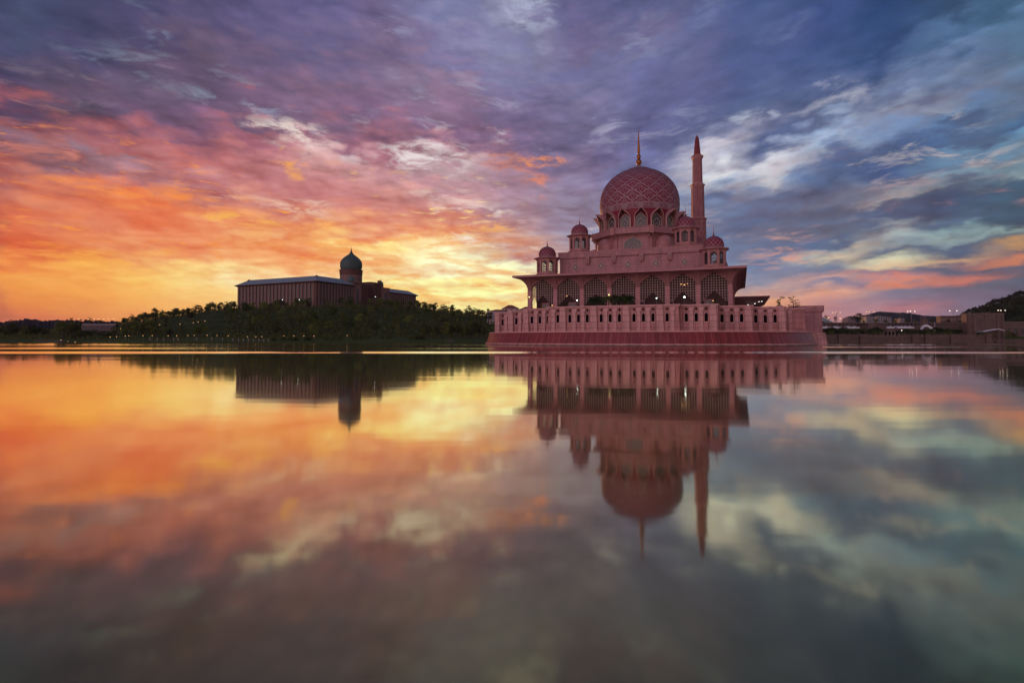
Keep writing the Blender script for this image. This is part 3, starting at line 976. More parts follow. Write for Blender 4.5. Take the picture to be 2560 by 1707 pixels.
# corner turrets
def make_turret():
    t = bpy.data.objects.new('corner_turret', None)
    COL.objects.link(t)
    t.parent = mosque
    N = 8
    ph = pi / 8
    mb = MB()
    mb.lathe([(4.75, 0), (4.75, .9), (5.0, 1.0), (5.0, 1.35), (4.35, 1.5), (4.35, 2.1)], N, ph=ph, caps=(False, True))
    # eight corner posts and the flaring cove over them
    for i in range(N):
        a = ph + i * pi / 4
        c, s_ = cos(a), sin(a)
        p = Vector((4.1 * c, 4.1 * s_, 2.1))
        mb.bar(p, p + Vector((0, 0, 5.3)), .85, .8, 0, up=(c, s_, 0))
    apo = 4.2 * cos(pi / 8)
    hw_ = 4.2 * sin(pi / 8)
    for i in range(N):
        a = i * pi / 4
        R_ = lambda x, o, z: (o * cos(a) - x * sin(a), o * sin(a) + x * cos(a), z)
        ow = hw_ * 2 - .8
        al = arch_line(ow, 5.4, 6.9)
        xs_ = [(-hw_, 5.4)] + al + [(hw_, 5.4)]
        rows = []
        for j in range(6):
            q_ = pi / 2 * j / 5
            o = apo + 1.35 * (1 - cos(q_))
            rows.append([R_(x * (o / apo) if k in (0, len(xs_) - 1) else x, o, z + (7.75 - z) * sin(q_)) for k, (x, z) in enumerate(xs_)])
        mb.loft(rows, 0, closed=False)
        mb.loft([[R_(x, apo, z) for x, z in al], [R_(x, apo - .5, z) for x, z in al]], 0, closed=False)
    mb.lathe([(5.68, 7.72), (5.8, 7.8), (5.8, 8.05), (5.3, 8.2), (4.0, 8.35)], N, ph=ph, caps=(True, True))
    mb.build('turret_body', [M['pink_plain']], t, ang=25)
    # pierced windows
    mw = MB()
    ow = hw_ * 2 - .85
    for i in range(5):
        x = -ow / 2 + ow * i / 4
        mw.bar((x, -apo + .12, 2.1), (x, -apo + .12, arch_z(min(max(x, -ow / 2 + .05), ow / 2 - .05), ow, 5.4, 6.9)), .10, .1, 0)
    for k in range(9):
        z = 2.3 + k * .5
        if z < 6.6:
            half = ow / 2 if z < 5.4 else ow / 2 * (1 - (z - 5.4) / 1.6)
            mw.bar((-half, -apo + .12, z), (half, -apo + .12, z), .10, .1, 0)
    for k in range(6):
        z = 2.3 + k * .5
        mw.bar((-ow / 2, -apo + .1, z), (ow / 2, -apo + .1, z + .5 * (1 if k % 2 else -1) + .1), .09, .08, 0)
    al = arch_line(ow, 5.4, 6.9)
    mw.bar((-ow / 2, -apo + .1, 5.3), (ow / 2, -apo + .1, 5.3), .18, .16, 0)
    win = mw.build('turret_window', [M['glass']], t, smooth=False)
    for i in range(N):
        o = win if i == 0 else win.copy()
        if i:
            COL.objects.link(o)
        o.rotation_euler = (0, 0, i * pi / 4)
    # small red dome under a net of pale ribs
    prof = smooth_prof([(3.5, 8.3), (3.62, 8.9), (3.7, 9.5), (3.62, 10.3), (3.3, 11.2), (2.7, 12.0), (1.8, 12.65), (.8, 13.05), (.3, 13.2)], 3)
    md_ = MB()
    md_.lathe(prof, 40)
    sl = [0.0]
    for a, b in zip(prof[:-1], prof[1:]):
        sl.append(sl[-1] + sqrt((a[0] - b[0]) ** 2 + (a[1] - b[1]) ** 2))

    def at(s, ang, lift=0.0):
        s = min(max(s, 0), sl[-1] - 1e-4)
        i = 0
        while sl[i + 1] < s:
            i += 1
        u = (s - sl[i]) / (sl[i + 1] - sl[i])
        r = prof[i][0] + (prof[i + 1][0] - prof[i][0]) * u
        z = prof[i][1] + (prof[i + 1][1] - prof[i][1]) * u
        return ((r + lift) * cos(ang), (r + lift) * sin(ang), z + lift * .6), r
    nb = 14
    for i in range(nb):
        for sg in (1, -1):
            a0 = 2 * pi * i / nb
            ribbon([(sl[-1] * .97 * k / 12, a0 + sg * k / 12 * 1.55) for k in range(13)], .17, at, .05, 1, md_)
    ribbon([(.25, 2 * pi * k / 40) for k in range(41)], .2, at, .05, 1, md_)
    ribbon([(.75, 2 * pi * k / 40) for k in range(41)], .14, at, .05, 1, md_)
    d = md_.build('turret_dome', [M['red'], M['tracery']], t)
    mf = MB()
    mf.lathe([(.5, 13.05), (.3, 13.4), (.22, 13.6), (.34, 13.85), (.2, 14.1), (.13, 14.3), (.2, 14.5), (.12, 14.8), (.08, 15.5), (.02, 16.9), (.005, 17.0)], 10)
    mf.build('turret_finial', M['gold'], t)
    return t


tur = make_turret()
first = True
for W_, z_ in ((33.5, ZT), (22.3, 39.1)):
    for sx_, sy_ in ((-1, -1), (1, -1), (1, 1), (-1, 1)):
        o = tur if first else copy_tree(tur, mosque)
        first = False
        o.location = (sx_ * W_, sy_ * W_, z_)

# courtyard canopy behind, an inverted pyramid of roof on posts
mb = MB()
x0, x1, y0, y1 = -40, 57.4, 66, 150
mb.loft([[(x0 + 11, y0 + 11, 18.9), (x1 - 11, y0 + 11, 18.9), (x1 - 11, y1 - 11, 18.9), (x0 + 11, y1 - 11, 18.9)],
         [(x0, y0, 24.5), (x1, y0, 24.5), (x1, y1, 24.5), (x0, y1, 24.5)],
         [(x0, y0, 25.0), (x1, y0, 25.0), (x1, y1, 25.0), (x0, y1, 25.0)]], 0)
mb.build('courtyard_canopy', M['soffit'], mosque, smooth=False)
mb = MB()
mb.box(x0 + 12, x1 - 12, y0 + 12, y1 - 12, DECK, 18.95)
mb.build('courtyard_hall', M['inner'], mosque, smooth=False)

# ------------------------------------------------------------------ minaret
mx_, my_ = 98.8, 300.0
minaret = thing('minaret', 'tall slender pink minaret with a dark red spire behind the great dome', 'minaret', (mx_, my_, 0), TH)


def zm(y):
    return 118.9 - .0513 * y


def star(r, k=.9, n=16):
    return [((r if i % 2 == 0 else r * k) * cos(2 * pi * i / n), (r if i % 2 == 0 else r * k) * sin(2 * pi * i / n)) for i in range(n)]


def star_loft(prof, mat=0, k=.9):
    m_ = MB()
    m_.loft([[(x, y, z) for x, y in star(r, k)] for r, z in prof], mat)
    return m_


for nm, prof, mt in (
        ('lower_shaft', [(4.9, DECK), (4.9, 20), (4.25, 21), (4.1, zm(1052))], 'shaft'),
        ('middle_shaft', [(3.45, zm(1030)), (3.3, zm(705))], 'shaft'),
        ('upper_shaft', [(2.65, zm(672)), (2.45, zm(430)), (2.6, zm(415))], 'shaft')):
    star_loft(prof).build(nm, M[mt], minaret, ang=20)
star_loft([(4.1, zm(1054)), (4.7, zm(1042)), (4.7, zm(1034)), (3.4, zm(1026))]).build('balcony', M['pink_plain'], minaret, ang=20)
star_loft([(3.3, zm(706)), (3.85, zm(686)), (3.85, zm(680)), (3.1, zm(674)), (2.6, zm(660))]).build('balcony', M['pink_plain'], minaret, ang=20)
star_loft([(2.55, zm(418)), (3.15, zm(392)), (3.15, zm(378)), (2.4, zm(372)), (1.7, zm(366))]).build('balcony', M['pink_plain'], minaret, ang=20)
star_loft([(1.85, zm(368)), (1.05, zm(200)), (.75, zm(185)), (.03, zm(152))], k=.88).build('spire', M['minaret_red'], minaret, ang=20)
mb = MB()
mb.lathe([(1.9, zm(372)), (2.0, zm(366)), (1.85, zm(362))], 16)
mb.build('ring_rail', M['gold'], minaret)

# ------------------------------------------------------------------ mosque podium in the lake
pod = thing('mosque_podium', 'stepped pink stone podium with arched slits and a red granite base in the lake', 'podium', (MC[0], MC[1], 0), TH)
PZ0, PZ1 = 4.6, 13.15
FACETS = [(-52.0, -41.0, -45.5, 'L'), (-41.0, -30.4, -58.0, 'L'), (-30.4, -18.3, -69.5, 'L'), (-18.3, 24.5, -78.0, 'C'),
          (24.5, 35.7, -74.6, 'R'), (35.7, 46.0, -63.0, 'R'), (46.0, 56.5, -51.5, 'R'), (56.5, 63.5, -37.5, 'R')]
poly = [(-52.0, 55.0)]
for x0, x1, y, k in FACETS:
    poly += [(x0, y), (x1, y)]
poly += [(63.5, 55.0)]


def out_poly(p, d, cy=5.0):
    r = []
    for x, y in p:
        sx_ = -1 if x < 3 else 1
        r.append((x + sx_ * d, y - d if y < 50 else y + d))
    return r


mb = MB()
mb.prism(out_poly(poly, .55), 3.0, PZ1 - .25, 0, poly)
mb.build('podium_wall', M['pink_recess_shade'], pod, smooth=False)
mb = MB()
mb.prism(out_poly(poly, .45), PZ1 - .62, PZ1 - .22, 1)
mb.prism(out_poly(poly, .6), PZ1 - .22, PZ1 + .03, 0)
mb.build('coping', [M['pink_pale'], M['pink']], pod, smooth=False)


def rimpoly(a, b, n=2.65, cx=4.0, N=160):
    r = []
    for i in range(N):
        t = 2 * pi * i / N
        c, s_ = cos(t), sin(t)
        r.append((cx + a * abs(c) ** (2 / n) * (1 if c >= 0 else -1), b * abs(s_) ** (2 / n) * (1 if s_ >= 0 else -1)))
    return r


mb = MB()
mb.prism(rimpoly(65.6, 83.0), .55, 4.45, 0, rimpoly(64.2, 81.4))
mb.build('base_wall', M['red_band'], pod)
mb = MB()
mb.prism(rimpoly(64.5, 81.7), 4.4, 4.75, 0)
mb.build('base_rim', M['pink_pale'], pod)
mb = MB()
mb.prism(rimpoly(66.2, 83.7), -2.0, .75, 0, rimpoly(65.9, 83.4))
mb.build('plinth', M['plinth'], pod)

# piers, capped pilasters, arched slits and crosses
mpier = MB()
mpier.loft([[(-1.2, -1.15, PZ0), (1.2, -1.15, PZ0), (1.35, .3, PZ0), (-1.35, .3, PZ0)], [(-.9, -.75, PZ1 - .26), (.9, -.75, PZ1 - .26), (.95, .3, PZ1 - .26), (-.95, .3, PZ1 - .26)]])
mpier.box(-1.3, 1.3, -.28, .3, PZ0, PZ1 - .9)
pier0 = mpier.build('pier', M['pink'], pod, smooth=False)
mpil = MB()
mpil.loft([[(-.64, -.85, PZ0), (.64, -.85, PZ0), (.68, .3, PZ0), (-.68, .3, PZ0)], [(-.62, -.62, 11.15), (.62, -.62, 11.15), (.66, .3, 11.15), (-.66, .3, 11.15)]], 0)
mpil.loft([[(-.70, -.80, 11.1), (.70, -.80, 11.1), (.8, .3, 11.1), (-.8, .3, 11.1)], [(-.75, -.15, 12.4), (.75, -.15, 12.4), (.75, .3, 12.4), (-.75, .3, 12.4)]], 1)
pil0 = mpil.build('pilaster', [M['pink'], M['pink_pale']], pod, smooth=False)
mwin = MB()
al = arch_line(1.2, 9.8, 10.65)
out = [(-.6, 7.6)] + al + [(.6, 7.6)]
mwin.add([(x, -.33, z) for x, z in out], [tuple(range(len(out)))], 0)
for a, b in zip(out[:-1], out[1:]):
    mwin.bar((a[0], -.4, a[1]), (b[0], -.4, b[1]), .16, .3, 1, up=(0, 1, 0))
mwin.bar((-.72, -.42, 7.55), (.72, -.42, 7.55), .2, .3, 1)
for k in range(4):
    a = k * pi / 2
    mwin.bar((.05 * cos(a), -.28, 11.75 + .05 * sin(a)), (.5 * cos(a), -.28, 11.75 + .5 * sin(a)), .2, .16, 0, up=(0, 1, 0))
mwin.lathe([(.24, 0), (.24, .1)], 10, mat=0)
for i in range(len(mwin.v) - 20, len(mwin.v)):
    x, y, z = mwin.v[i]
    mwin.v[i] = (x, -.36 - z + .05, 11.75 + y)
win0 = mwin.build('window', [M['dark'], M['pink_pale']], pod, smooth=False)
used = {}


def put(o, x, y):
    if used.get(o.name):
        c = o.copy()
        COL.objects.link(c)
    else:
        c = o
        used[o.name] = True
    c.location = (x, y, 0)


def bay(xc, y):
    for d in (-3, 0, 3):
        put(win0, xc + d, y)
    for d in (-1.5, 1.5):
        put(pil0, xc + d, y)


for x0, x1, y, k in FACETS:
    if k == 'C':
        for xc in (-7.7, 3.0, 13.7):
            bay(xc, y)
        for xc in (-13.05, -2.35, 8.35, 19.05):
            put(pier0, xc, y)
        put(win0, -14.9, y)
        put(pil0, -16.5, y)
        put(win0, 21.1, y)
        put(pil0, 22.7, y)
    elif k == 'L':
        put(pier0, x0 + .9, y)
        if x1 - x0 > 8:
            bay(x0 + 6.1, y)
    else:
        if x1 - x0 > 8:
            put(pier0, x1 - .9, y)
            bay(x1 - 6.1, y)
        else:
            put(pil0, x0 + 2.5, y)
            put(win0, x0 + .9, y)
mb = MB()
mb.loft([[(61, -9, -1), (73.0, -9, -1), (73.0, 20, -1), (61, 20, -1)], [(61, -8.6, 8), (72.6, -8.6, 8), (72.6, 20, 8), (61, 20, 8)],
         [(61, -8.6, 12.4), (72.6, -8.6, 12.4), (72.6, 20, 12.4), (61, 20, 12.4)], [(61, -9.0, 13.2), (73.3, -9.0, 13.2), (73.3, 20, 13.2), (61, 20, 13.2)],
         [(61, -9.0, 15.4), (73.3, -9.0, 15.4), (73.3, 20, 15.4), (61, 20, 15.4)]])
mb.build('end_block', M['pink_fine'], pod, smooth=False)
mb = MB()
mb.loft([[(66, -10.2, -1), (74.2, -10.2, -1), (74.2, 20, -1), (66, 20, -1)], [(66, -9.4, 4.6), (73.5, -9.4, 4.6), (73.5, 20, 4.6), (66, 20, 4.6)]])
mb.build('end_block_foot', M['pink'], pod, smooth=False)
mb = MB()
mb.prism([(x * .985, y * .985) for x, y in poly], DECK - .5, DECK)
mb.build('terrace_floor', M['deck'], pod, smooth=False)


# ------------------------------------------------------------------ water
def water_mat():
    m, g, b = new_mat('lake_water')
    g.n.remove(b)
    out = g.n['Material Output']
    geo = g.node('ShaderNodeNewGeometry')
    x, y, z = g.sep(geo.outputs['Position'])
    # long swell, small wavelets, and wind patches that run across the lake
    n1 = g.noise(g.comb(g.math('MULTIPLY', x, .045), g.math('MULTIPLY', y, .32), 0), 1.0, 3, .55)
    n2 = g.noise(g.comb(g.math('MULTIPLY', x, .16), g.math('MULTIPLY', y, 1.5), 3.3), 1.0, 4, .6)
    n3 = g.noise(g.comb(g.math('MULTIPLY', x, .008), g.math('MULTIPLY', y, .09), 7.7), 1.0, 5, .62)
    n4 = g.noise(g.comb(g.math('MULTIPLY', x, .010), g.math('MULTIPLY', y, .008), 1.7), 1.0, 3, .5)
    wob = g.math('MULTIPLY', g.math('SUBTRACT', n4.outputs[0], .5), 7.0)
    yy = g.math('ADD', y, wob)

    def band(c, hw, soft):
        return g.math('MULTIPLY', g.maprange(yy, c - hw - soft, c - hw), g.maprange(yy, c + hw + soft, c + hw))
    streak = g.maprange(n3.outputs[0], .44, .60)
    nb1 = g.noise(g.comb(g.math('MULTIPLY', x, .035), g.math('MULTIPLY', y, .10), 12.2), 1.0, 4, .6)
    b1 = g.math('MULTIPLY', band(97, 5.0, 4.0), g.maprange(nb1.outputs[0], .34, .52, .35, 1.0))
    b2 = g.math('MULTIPLY', band(146, 16.0, 6.0), g.math('MULTIPLY', streak, .55))
    b3 = g.math('MULTIPLY', g.maprange(y, 175, 200), g.math('MULTIPLY', g.maprange(n3.outputs[0], .36, .52), .5))
    rip = g.math('MAXIMUM', b1, g.math('MAXIMUM', b2, b3))
    near = g.maprange(y, 20, 120, .45, 1.0)
    p1 = g.vmath('SCALE', g.vmath('SUBTRACT', n1.outputs['Color'], (.5, .5, .5)), g.math('MULTIPLY', near, .020))
    p2 = g.vmath('SCALE', g.vmath('SUBTRACT', n2.outputs['Color'], (.5, .5, .5)), g.math('ADD', .012, g.math('MULTIPLY', rip, .012)))
    pv = g.vmath('MULTIPLY', g.vmath('ADD', p1, p2), (.35, 1.0, 0.0))
    # wavelets inside the wind bands show the viewer's shore their near faces
    lean = g.comb(0.0, g.math('MULTIPLY', rip, -.060), 1.0)
    nrm = g.vmath('NORMALIZE', g.vmath('ADD', pv, lean), (0, 0, 0))
    rough = g.math('ADD', g.maprange(y, 8, 90, .058, .042), g.math('MULTIPLY', rip, .04))
    lw = g.node('ShaderNodeLayerWeight')
    lw.inputs['Blend'].default_value = 0.5
    tint = g.ramp(lw.outputs['Facing'], [(.45, (.30, .27, .12)), (.59, (.47, .43, .22)), (.75, (.76, .74, .47)), (.87, (.98, .93, .72)), (.96, (1.0, .97, .88)), (1.0, (1.0, .98, .94))])
    gl = g.node('ShaderNodeBsdfGlossy', distribution='GGX')
    g.set(gl.inputs['Color'], tint)
    g.set(gl.inputs['Roughness'], rough)
    g.set(gl.inputs['Normal'], nrm)
    df = g.node('ShaderNodeBsdfDiffuse')
    df.inputs['Color'].default_value = (.34, .31, .14, 1)
    mx = g.node('ShaderNodeMixShader')
    g.set(mx.inputs[0], g.maprange(lw.outputs['Facing'], .45, 1.0, .76, .97, smooth=False))
    g.l.new(df.outputs[0], mx.inputs[1])
    g.l.new(gl.outputs[0], mx.inputs[2])
    g.l.new(mx.outputs[0], out.inputs['Surface'])
    return m


mb = MB()
mb.add([(-8900, -400, 0), (8900, -400, 0), (8900, 6700, 0), (-8900, 6700, 0)], [(0, 1, 2, 3)])
tag(mb.build('water', water_mat(), smooth=False), kind='structure')


# ------------------------------------------------------------------ land
def lerp_tab(tab, x):
    if x <= tab[0][0]:
        return tab[0][1]
    for (a, b), (c, d) in zip(tab[:-1], tab[1:]):
        if x <= c:
            t = (x - a) / (c - a)
            t = t * t * (3 - 2 * t)
            return b + (d - b) * t
    return tab[-1][1]


def sm(a, b, x):
    t = min(1, max(0, (x - a) / (b - a)))
    return t * t * (3 - 2 * t)


CREST = [(-500, 8), (0, 9), (120, 11), (250, 12), (330, 19), (430, 27), (560, 34), (700, 36.5), (920, 36.5), (1040, 34), (1120, 30), (1200, 26), (1290, 22), (1400, 14), (1800, 10)]
RHILL = [(2200, 0), (2290, 10), (2330, 15), (2390, 25), (2440, 38), (2500, 50), (2560, 61), (2700, 72), (3000, 70), (3300, 60)]


def hnoise(x, y):
    return (sin(x * .021 + 1.3) * cos(y * .017 - .4) + .5 * sin(x * .053 + y * .041) + .3 * sin(x * .11 - y * .09 + 2))


def terrain_h(X, Y):
    """land height; below zero is lake bed"""
    if Y < 60:
        return -3.0
    px = 1280 + F * X / Y
    wr = sm(1650, 1900, px)
    # left shore and hill
    sh = 292 + 7 * sin(px * .011) + 4 * sin(px * .031 + 1) + lerp_tab([(0, 6), (200, 14), (400, 0), (1000, -8), (1230, -18)], px)
    d = Y - sh
    if d < 0:
        hl = max(-3.0, d * .25)
    else:
        crest = lerp_tab(CREST, px)
        hl = min(1.8, .35 + d * .055) + (crest - 1.8) * sm(30, 345, d) * (1 - .5 * sm(560, 1100, d)) + hnoise(X, Y) * .9 * sm(40, 200, d)
    # right: low quay, then the wooded hill
    d2 = Y - lerp_tab([(2440, 345), (2485, 354)], px)
    if d2 < 0:
        hr = max(-3.0, d2 * 1.2)
    else:
        hr = 3.6 + lerp_tab(RHILL, px) * sm(480, 820, Y) * (1 - .4 * sm(900, 1600, Y))
    return hl * (1 - wr) + hr * wr


M['grass'] = None
m, g, b = new_mat('hill_grass')
tc = g.node('ShaderNodeTexCoord')
n1 = g.noise(tc.outputs['Object'], .05, 6, .62)
n2 = g.noise(tc.outputs['Object'], .6, 5, .65)
c = g.ramp(g.math('ADD', g.math('MULTIPLY', n1.outputs[0], .6), g.math('MULTIPLY', n2.outputs[0], .4)), [(.3, (.022, .030, .010)), (.5, (.042, .062, .016)), (.7, (.070, .082, .026))])
gz = g.sep(tc.outputs['Object'])[2]
c = g.mix(g.maprange(gz, 5.0, 2.2), c, g.mix(n2.outputs[0], (.045, .075, .016, 1), (.080, .105, .030, 1)))
g.set(b.inputs['Base Color'], c)
b.inputs['Roughness'].default_value = .95
b.inputs['Specular IOR Level'].default_value = .05
M['grass'] = m

mb = MB()
radii = [230 + 8 * i for i in range(40)] + [550 * 1.05 ** i for i in range(1, 46)]
NA = 200
rings = []
for r in radii:
    ring = []
    for i in range(NA + 1):
        a = -1.02 + 2.04 * i / NA
        X = r * sin(a) / max(.55, cos(a)) if False else r * tan(a) * .92
        Y = r
        ring.append((X, Y, terrain_h(X, Y)))
    rings.append(ring)
mb.loft(rings, closed=False)
tag(mb.build('terrain', M['grass'], ang=180), kind='structure')
mb = MB()
mb.add([(-9000, -3000, -4), (9000, -3000, -4), (9000, 6800, -4), (-9000, 6800, -4)], [(0, 1, 2, 3)])
tag(mb.build('ground', M['grass'], smooth=False), kind='structure')


# far hills
def far_hill(name, prof, D, depth, matn, rough=.05):
    m_ = MB()
    rings = []
    rnd = random.Random(3)
    x0, x1 = prof[0][0], prof[-1][0]
    N = 420
    jag = [rnd.uniform(-1, 1) for _ in range(N + 1)]
    for j in range(9):
        t = j / 8
        ring = []
        for i in range(N + 1):
            px = x0 + (x1 - x0) * i / N
            z = zat(lerp_tab(prof, px), D)
            Y = D - depth * (1 - t) * 1.0
            zz = (z + jag[i] * rough * z * .4) * sin(t * pi / 2) ** .8
            ring.append((place(px, D) * Y / D, Y, zz - (4 if j == 0 else 0)))
        rings.append(ring)
    m_.loft(rings, closed=False)
    back = [[p for p in rings[-1]], [(p[0], p[1] + depth, -4) for p in rings[-1]]]
    m_.loft(back, closed=False)
    return tag(m_.build(name, matn, ang=180), kind='structure')


def hill_mat(name, c1, c2, sc):
    m, g, b = new_mat(name)
    tc = g.node('ShaderNodeTexCoord')
    n = g.noise(tc.outputs['Object'], sc, 6, .65)
    g.set(b.inputs['Base Color'], g.ramp(n.outputs[0], [(.35, c1), (.65, c2)]))
    b.inputs['Roughness'].default_value = 1.0
    b.inputs['Specular IOR Level'].default_value = 0.0
    return m


far_hill('hill', [(2080, 815), (2130, 803), (2165, 788), (2200, 780), (2260, 783), (2320, 790), (2400, 800), (2480, 812)], 2300, 600, hill_mat('far_forest_hazy', (.022, .030, .036), (.034, .044, .050), .02), .06)  # first hill: distance haze put into the base colour as a blue tint
far_hill('hill', [(-700, 806), (-300, 804), (0, 806), (60, 800), (120, 803), (190, 802), (260, 804), (330, 808), (420, 815)], 1500, 300, hill_mat('far_wood', (.040, .026, .034), (.058, .038, .046), .03), .25)

# ------------------------------------------------------------------ foliage
def leaf_mat(name, dark, light):
    m, g, b = new_mat(name)
    oi = g.node('ShaderNodeObjectInfo')
    tc = g.node('ShaderNodeTexCoord')
    n = g.noise(tc.outputs['Object'], .8, 3, .6)
    f = g.math('ADD', g.math('MULTIPLY', n.outputs[0], .4), g.math('MULTIPLY', oi.outputs['Random'], .7))
    c = g.ramp(f, [(.2, dark), (.55, tuple((a_ * .6 + b_ * .4) for a_, b_ in zip(dark, light))), (.92, light)])
    g.n.remove(b)
    df = g.node('ShaderNodeBsdfDiffuse')
    g.set(df.inputs[0], c)
    tl = g.node('ShaderNodeBsdfTranslucent')
    g.set(tl.inputs[0], g.vmath('MULTIPLY', c, (1.25, 1.15, .7)))
    mx = g.node('ShaderNodeMixShader')
    mx.inputs[0].default_value = .42
    g.l.new(df.outputs[0], mx.inputs[1])
    g.l.new(tl.outputs[0], mx.inputs[2])
    g.l.new(mx.outputs[0], g.n['Material Output'].inputs['Surface'])
    return m


M['leaf'] = leaf_mat('tree_leaves', (.050, .076, .020), (.230, .270, .065))
M['leaf_dark'] = leaf_mat('dark_tree_leaves', (.046, .054, .022), (.170, .185, .060))
M['leaf_palm'] = leaf_mat('palm_leaves', (.024, .052, .018), (.100, .135, .045))
M['leaf_shrub'] = leaf_mat('clipped_shrub_leaves', (.040, .055, .016), (.130, .150, .055))
M['leaf_far'] = leaf_mat('hill_forest_leaves', (.008, .012, .008), (.030, .036, .018))
M['bark'] = plain('bark', (.07, .05, .04), .9, var=.2, scale=2.0)


def leaf(mb_, p, s, rnd, flat=False, out=None):
    n = Vector((rnd.gauss(0, 1), rnd.gauss(0, 1), rnd.gauss(0, 1) + (2.5 if flat else .6)))
    if out is not None:
        n = Vector(out).normalized() * 2.0 + n * .7
    n.normalize()
    t = n.cross(Vector((rnd.uniform(-1, 1), rnd.uniform(-1, 1), .2))).normalized()
    u = n.cross(t)
    a = s * rnd.uniform(.6, 1.2)
    c = s * rnd.uniform(.4, .8)
    p = Vector(p)
    mb_.add([p - t * a, p - u * c * .8 + t * a * .2, p + t * a, p + u * c], [(0, 1, 2, 3)])


def tree_meshes(kind, seed):
    """returns (crown MB, trunk MB) for a tree of unit-metre size, foot at the origin"""
    rnd = random.Random(seed)
    cr, tr = MB(), MB()
    if kind == 'broad':
        H = 9.0
        tr.tube([(0, 0, -.6), (.1, 0, 2), (.0, .15, 4.2), (.1, .1, 6.6)], [.32, .24, .18, .07])
        blobs = []
        for k in range(11):
            a = rnd.uniform(0, 2 * pi)
            rr = rnd.uniform(.4, 2.9)
            z = rnd.uniform(3.6, 7.6)
            rr *= 1 - .45 * max(0, (z - 5.5) / 2.6)
            c = (rr * cos(a), rr * sin(a), z)
            blobs.append((c, rnd.uniform(1.0, 1.75)))
            if k < 6:
                tr.tube([(0, .1, rnd.uniform(2, 4)), (c[0] * .5, c[1] * .5, z - 1.2), (c[0], c[1], z)], [.12, .08, .03], 5)
        for c, r in blobs:
            for _ in range(46):
                d = Vector((rnd.gauss(0, 1), rnd.gauss(0, 1), rnd.gauss(0, .7))).normalized() * r * rnd.uniform(.55, 1.08)
                leaf(cr, (c[0] + d.x, c[1] + d.y, c[2] + d.z * .8), .42, rnd, out=d)
    elif kind == 'tall':
        tr.tube([(0, 0, -.6), (.05, 0, 4), (0, .1, 10.5)], [.26, .2, .05])
        for k in range(15):
            z = 2.2 + k * .62
            R_ = 2.1 * (1 - (k / 15) ** 1.5) + .35
            for j in range(3):
                a = rnd.uniform(0, 2 * pi)
                c = (R_ * .55 * cos(a), R_ * .55 * sin(a), z)
                if j == 0:
                    tr.tube([(0, 0, z - .5), c], [.07, .03], 4)
                for _ in range(13):
                    d = Vector((rnd.gauss(0, 1), rnd.gauss(0, 1), rnd.gauss(0, .6))).normalized() * R_ * .5 * rnd.uniform(.5, 1.1)
                    leaf(cr, (c[0] + d.x, c[1] + d.y, z + d.z), .38, rnd, out=(c[0] + d.x, c[1] + d.y, .8))
    elif kind == 'tiered':
        tr.tube([(0, 0, -.6), (.12, .05, 3), (-.05, .1, 5.4), (.05, .1, 7.3)], [.2, .15, .09, .03])
        z = 2.5
        while z < 7.3:
            for j in range(rnd.choice((1, 2, 3))):
                a = rnd.uniform(0, 2 * pi)
                R_ = (3.1 - .36 * max(0, z - 3.2)) * rnd.uniform(.55, 1.1)
                e_ = (R_ * cos(a), R_ * sin(a), z + R_ * rnd.uniform(-.02, .22))
                tr.tube([(0, 0, z - .3), (e_[0] * .5, e_[1] * .5, z - .1), e_], [.07, .05, .02], 4)
                for _ in range(int(9 * R_) + 4):
                    t = rnd.uniform(.35, 1.1) ** .8
                    leaf(cr, (e_[0] * t + rnd.gauss(0, .28), e_[1] * t + rnd.gauss(0, .28), z - .1 + (e_[2] - z) * t + rnd.gauss(0, .13)), .30, rnd, True)
            z += rnd.uniform(.25, .75)
    elif kind == 'shrub':
        tr.tube([(0, 0, -.4), (0, 0, 1.0)], [.12, .06])
        for j in range(5):
            a = j * 1.257
            tr.tube([(0, 0, .1), (.7 * cos(a), .7 * sin(a), 1.4)], [.06, .02], 4)
        for _ in range(420):
            d = Vector((rnd.gauss(0, 1), rnd.gauss(0, 1), abs(rnd.gauss(0, 1)))).normalized()
            r = rnd.uniform(.75, 1.04)
            leaf(cr, (d.x * 1.9 * r, d.y * 1.9 * r, .35 + d.z * 2.5 * r), .26, rnd, out=d)
    elif kind == 'palm':
        tr.tube([(0, 0, -.4), (.1, 0, 2.0), (.15, .05, 4.4)], [.22, .16, .13])
        for j in range(24):
            a = 2 * pi * j / 24 * 2.618 + rnd.uniform(-.2, .2)
            el = rnd.uniform(-.1, 1.2)
            L = rnd.uniform(2.0, 2.7)
            pts = []
            for k in range(8):
                t = k / 7
                pts.append(Vector((.15 + cos(a) * cos(el) * L * t, .05 + sin(a) * cos(el) * L * t, 4.4 + sin(el) * L * t - 1.9 * t * t)))
            side = Vector((-sin(a), cos(a), 0))
            for k in range(7):
                for sg in (-1, 1):
                    for h_ in (0, .5):
                        p = pts[k].lerp(pts[k + 1], h_)
                        q_ = pts[k].lerp(pts[k + 1], min(1, h_ + .35))
                        t = (k + h_) / 7
                        l = 1.0 * (1 - .6 * abs(t - .4))
                        tip = p + side * sg * l * .75 + (pts[k + 1] - pts[k]).normalized() * l * .4 - Vector((0, 0, l * .45))
                        cr.add([p, q_, tip], [(0, 1, 2)])
    return cr, tr


PROTO = {}


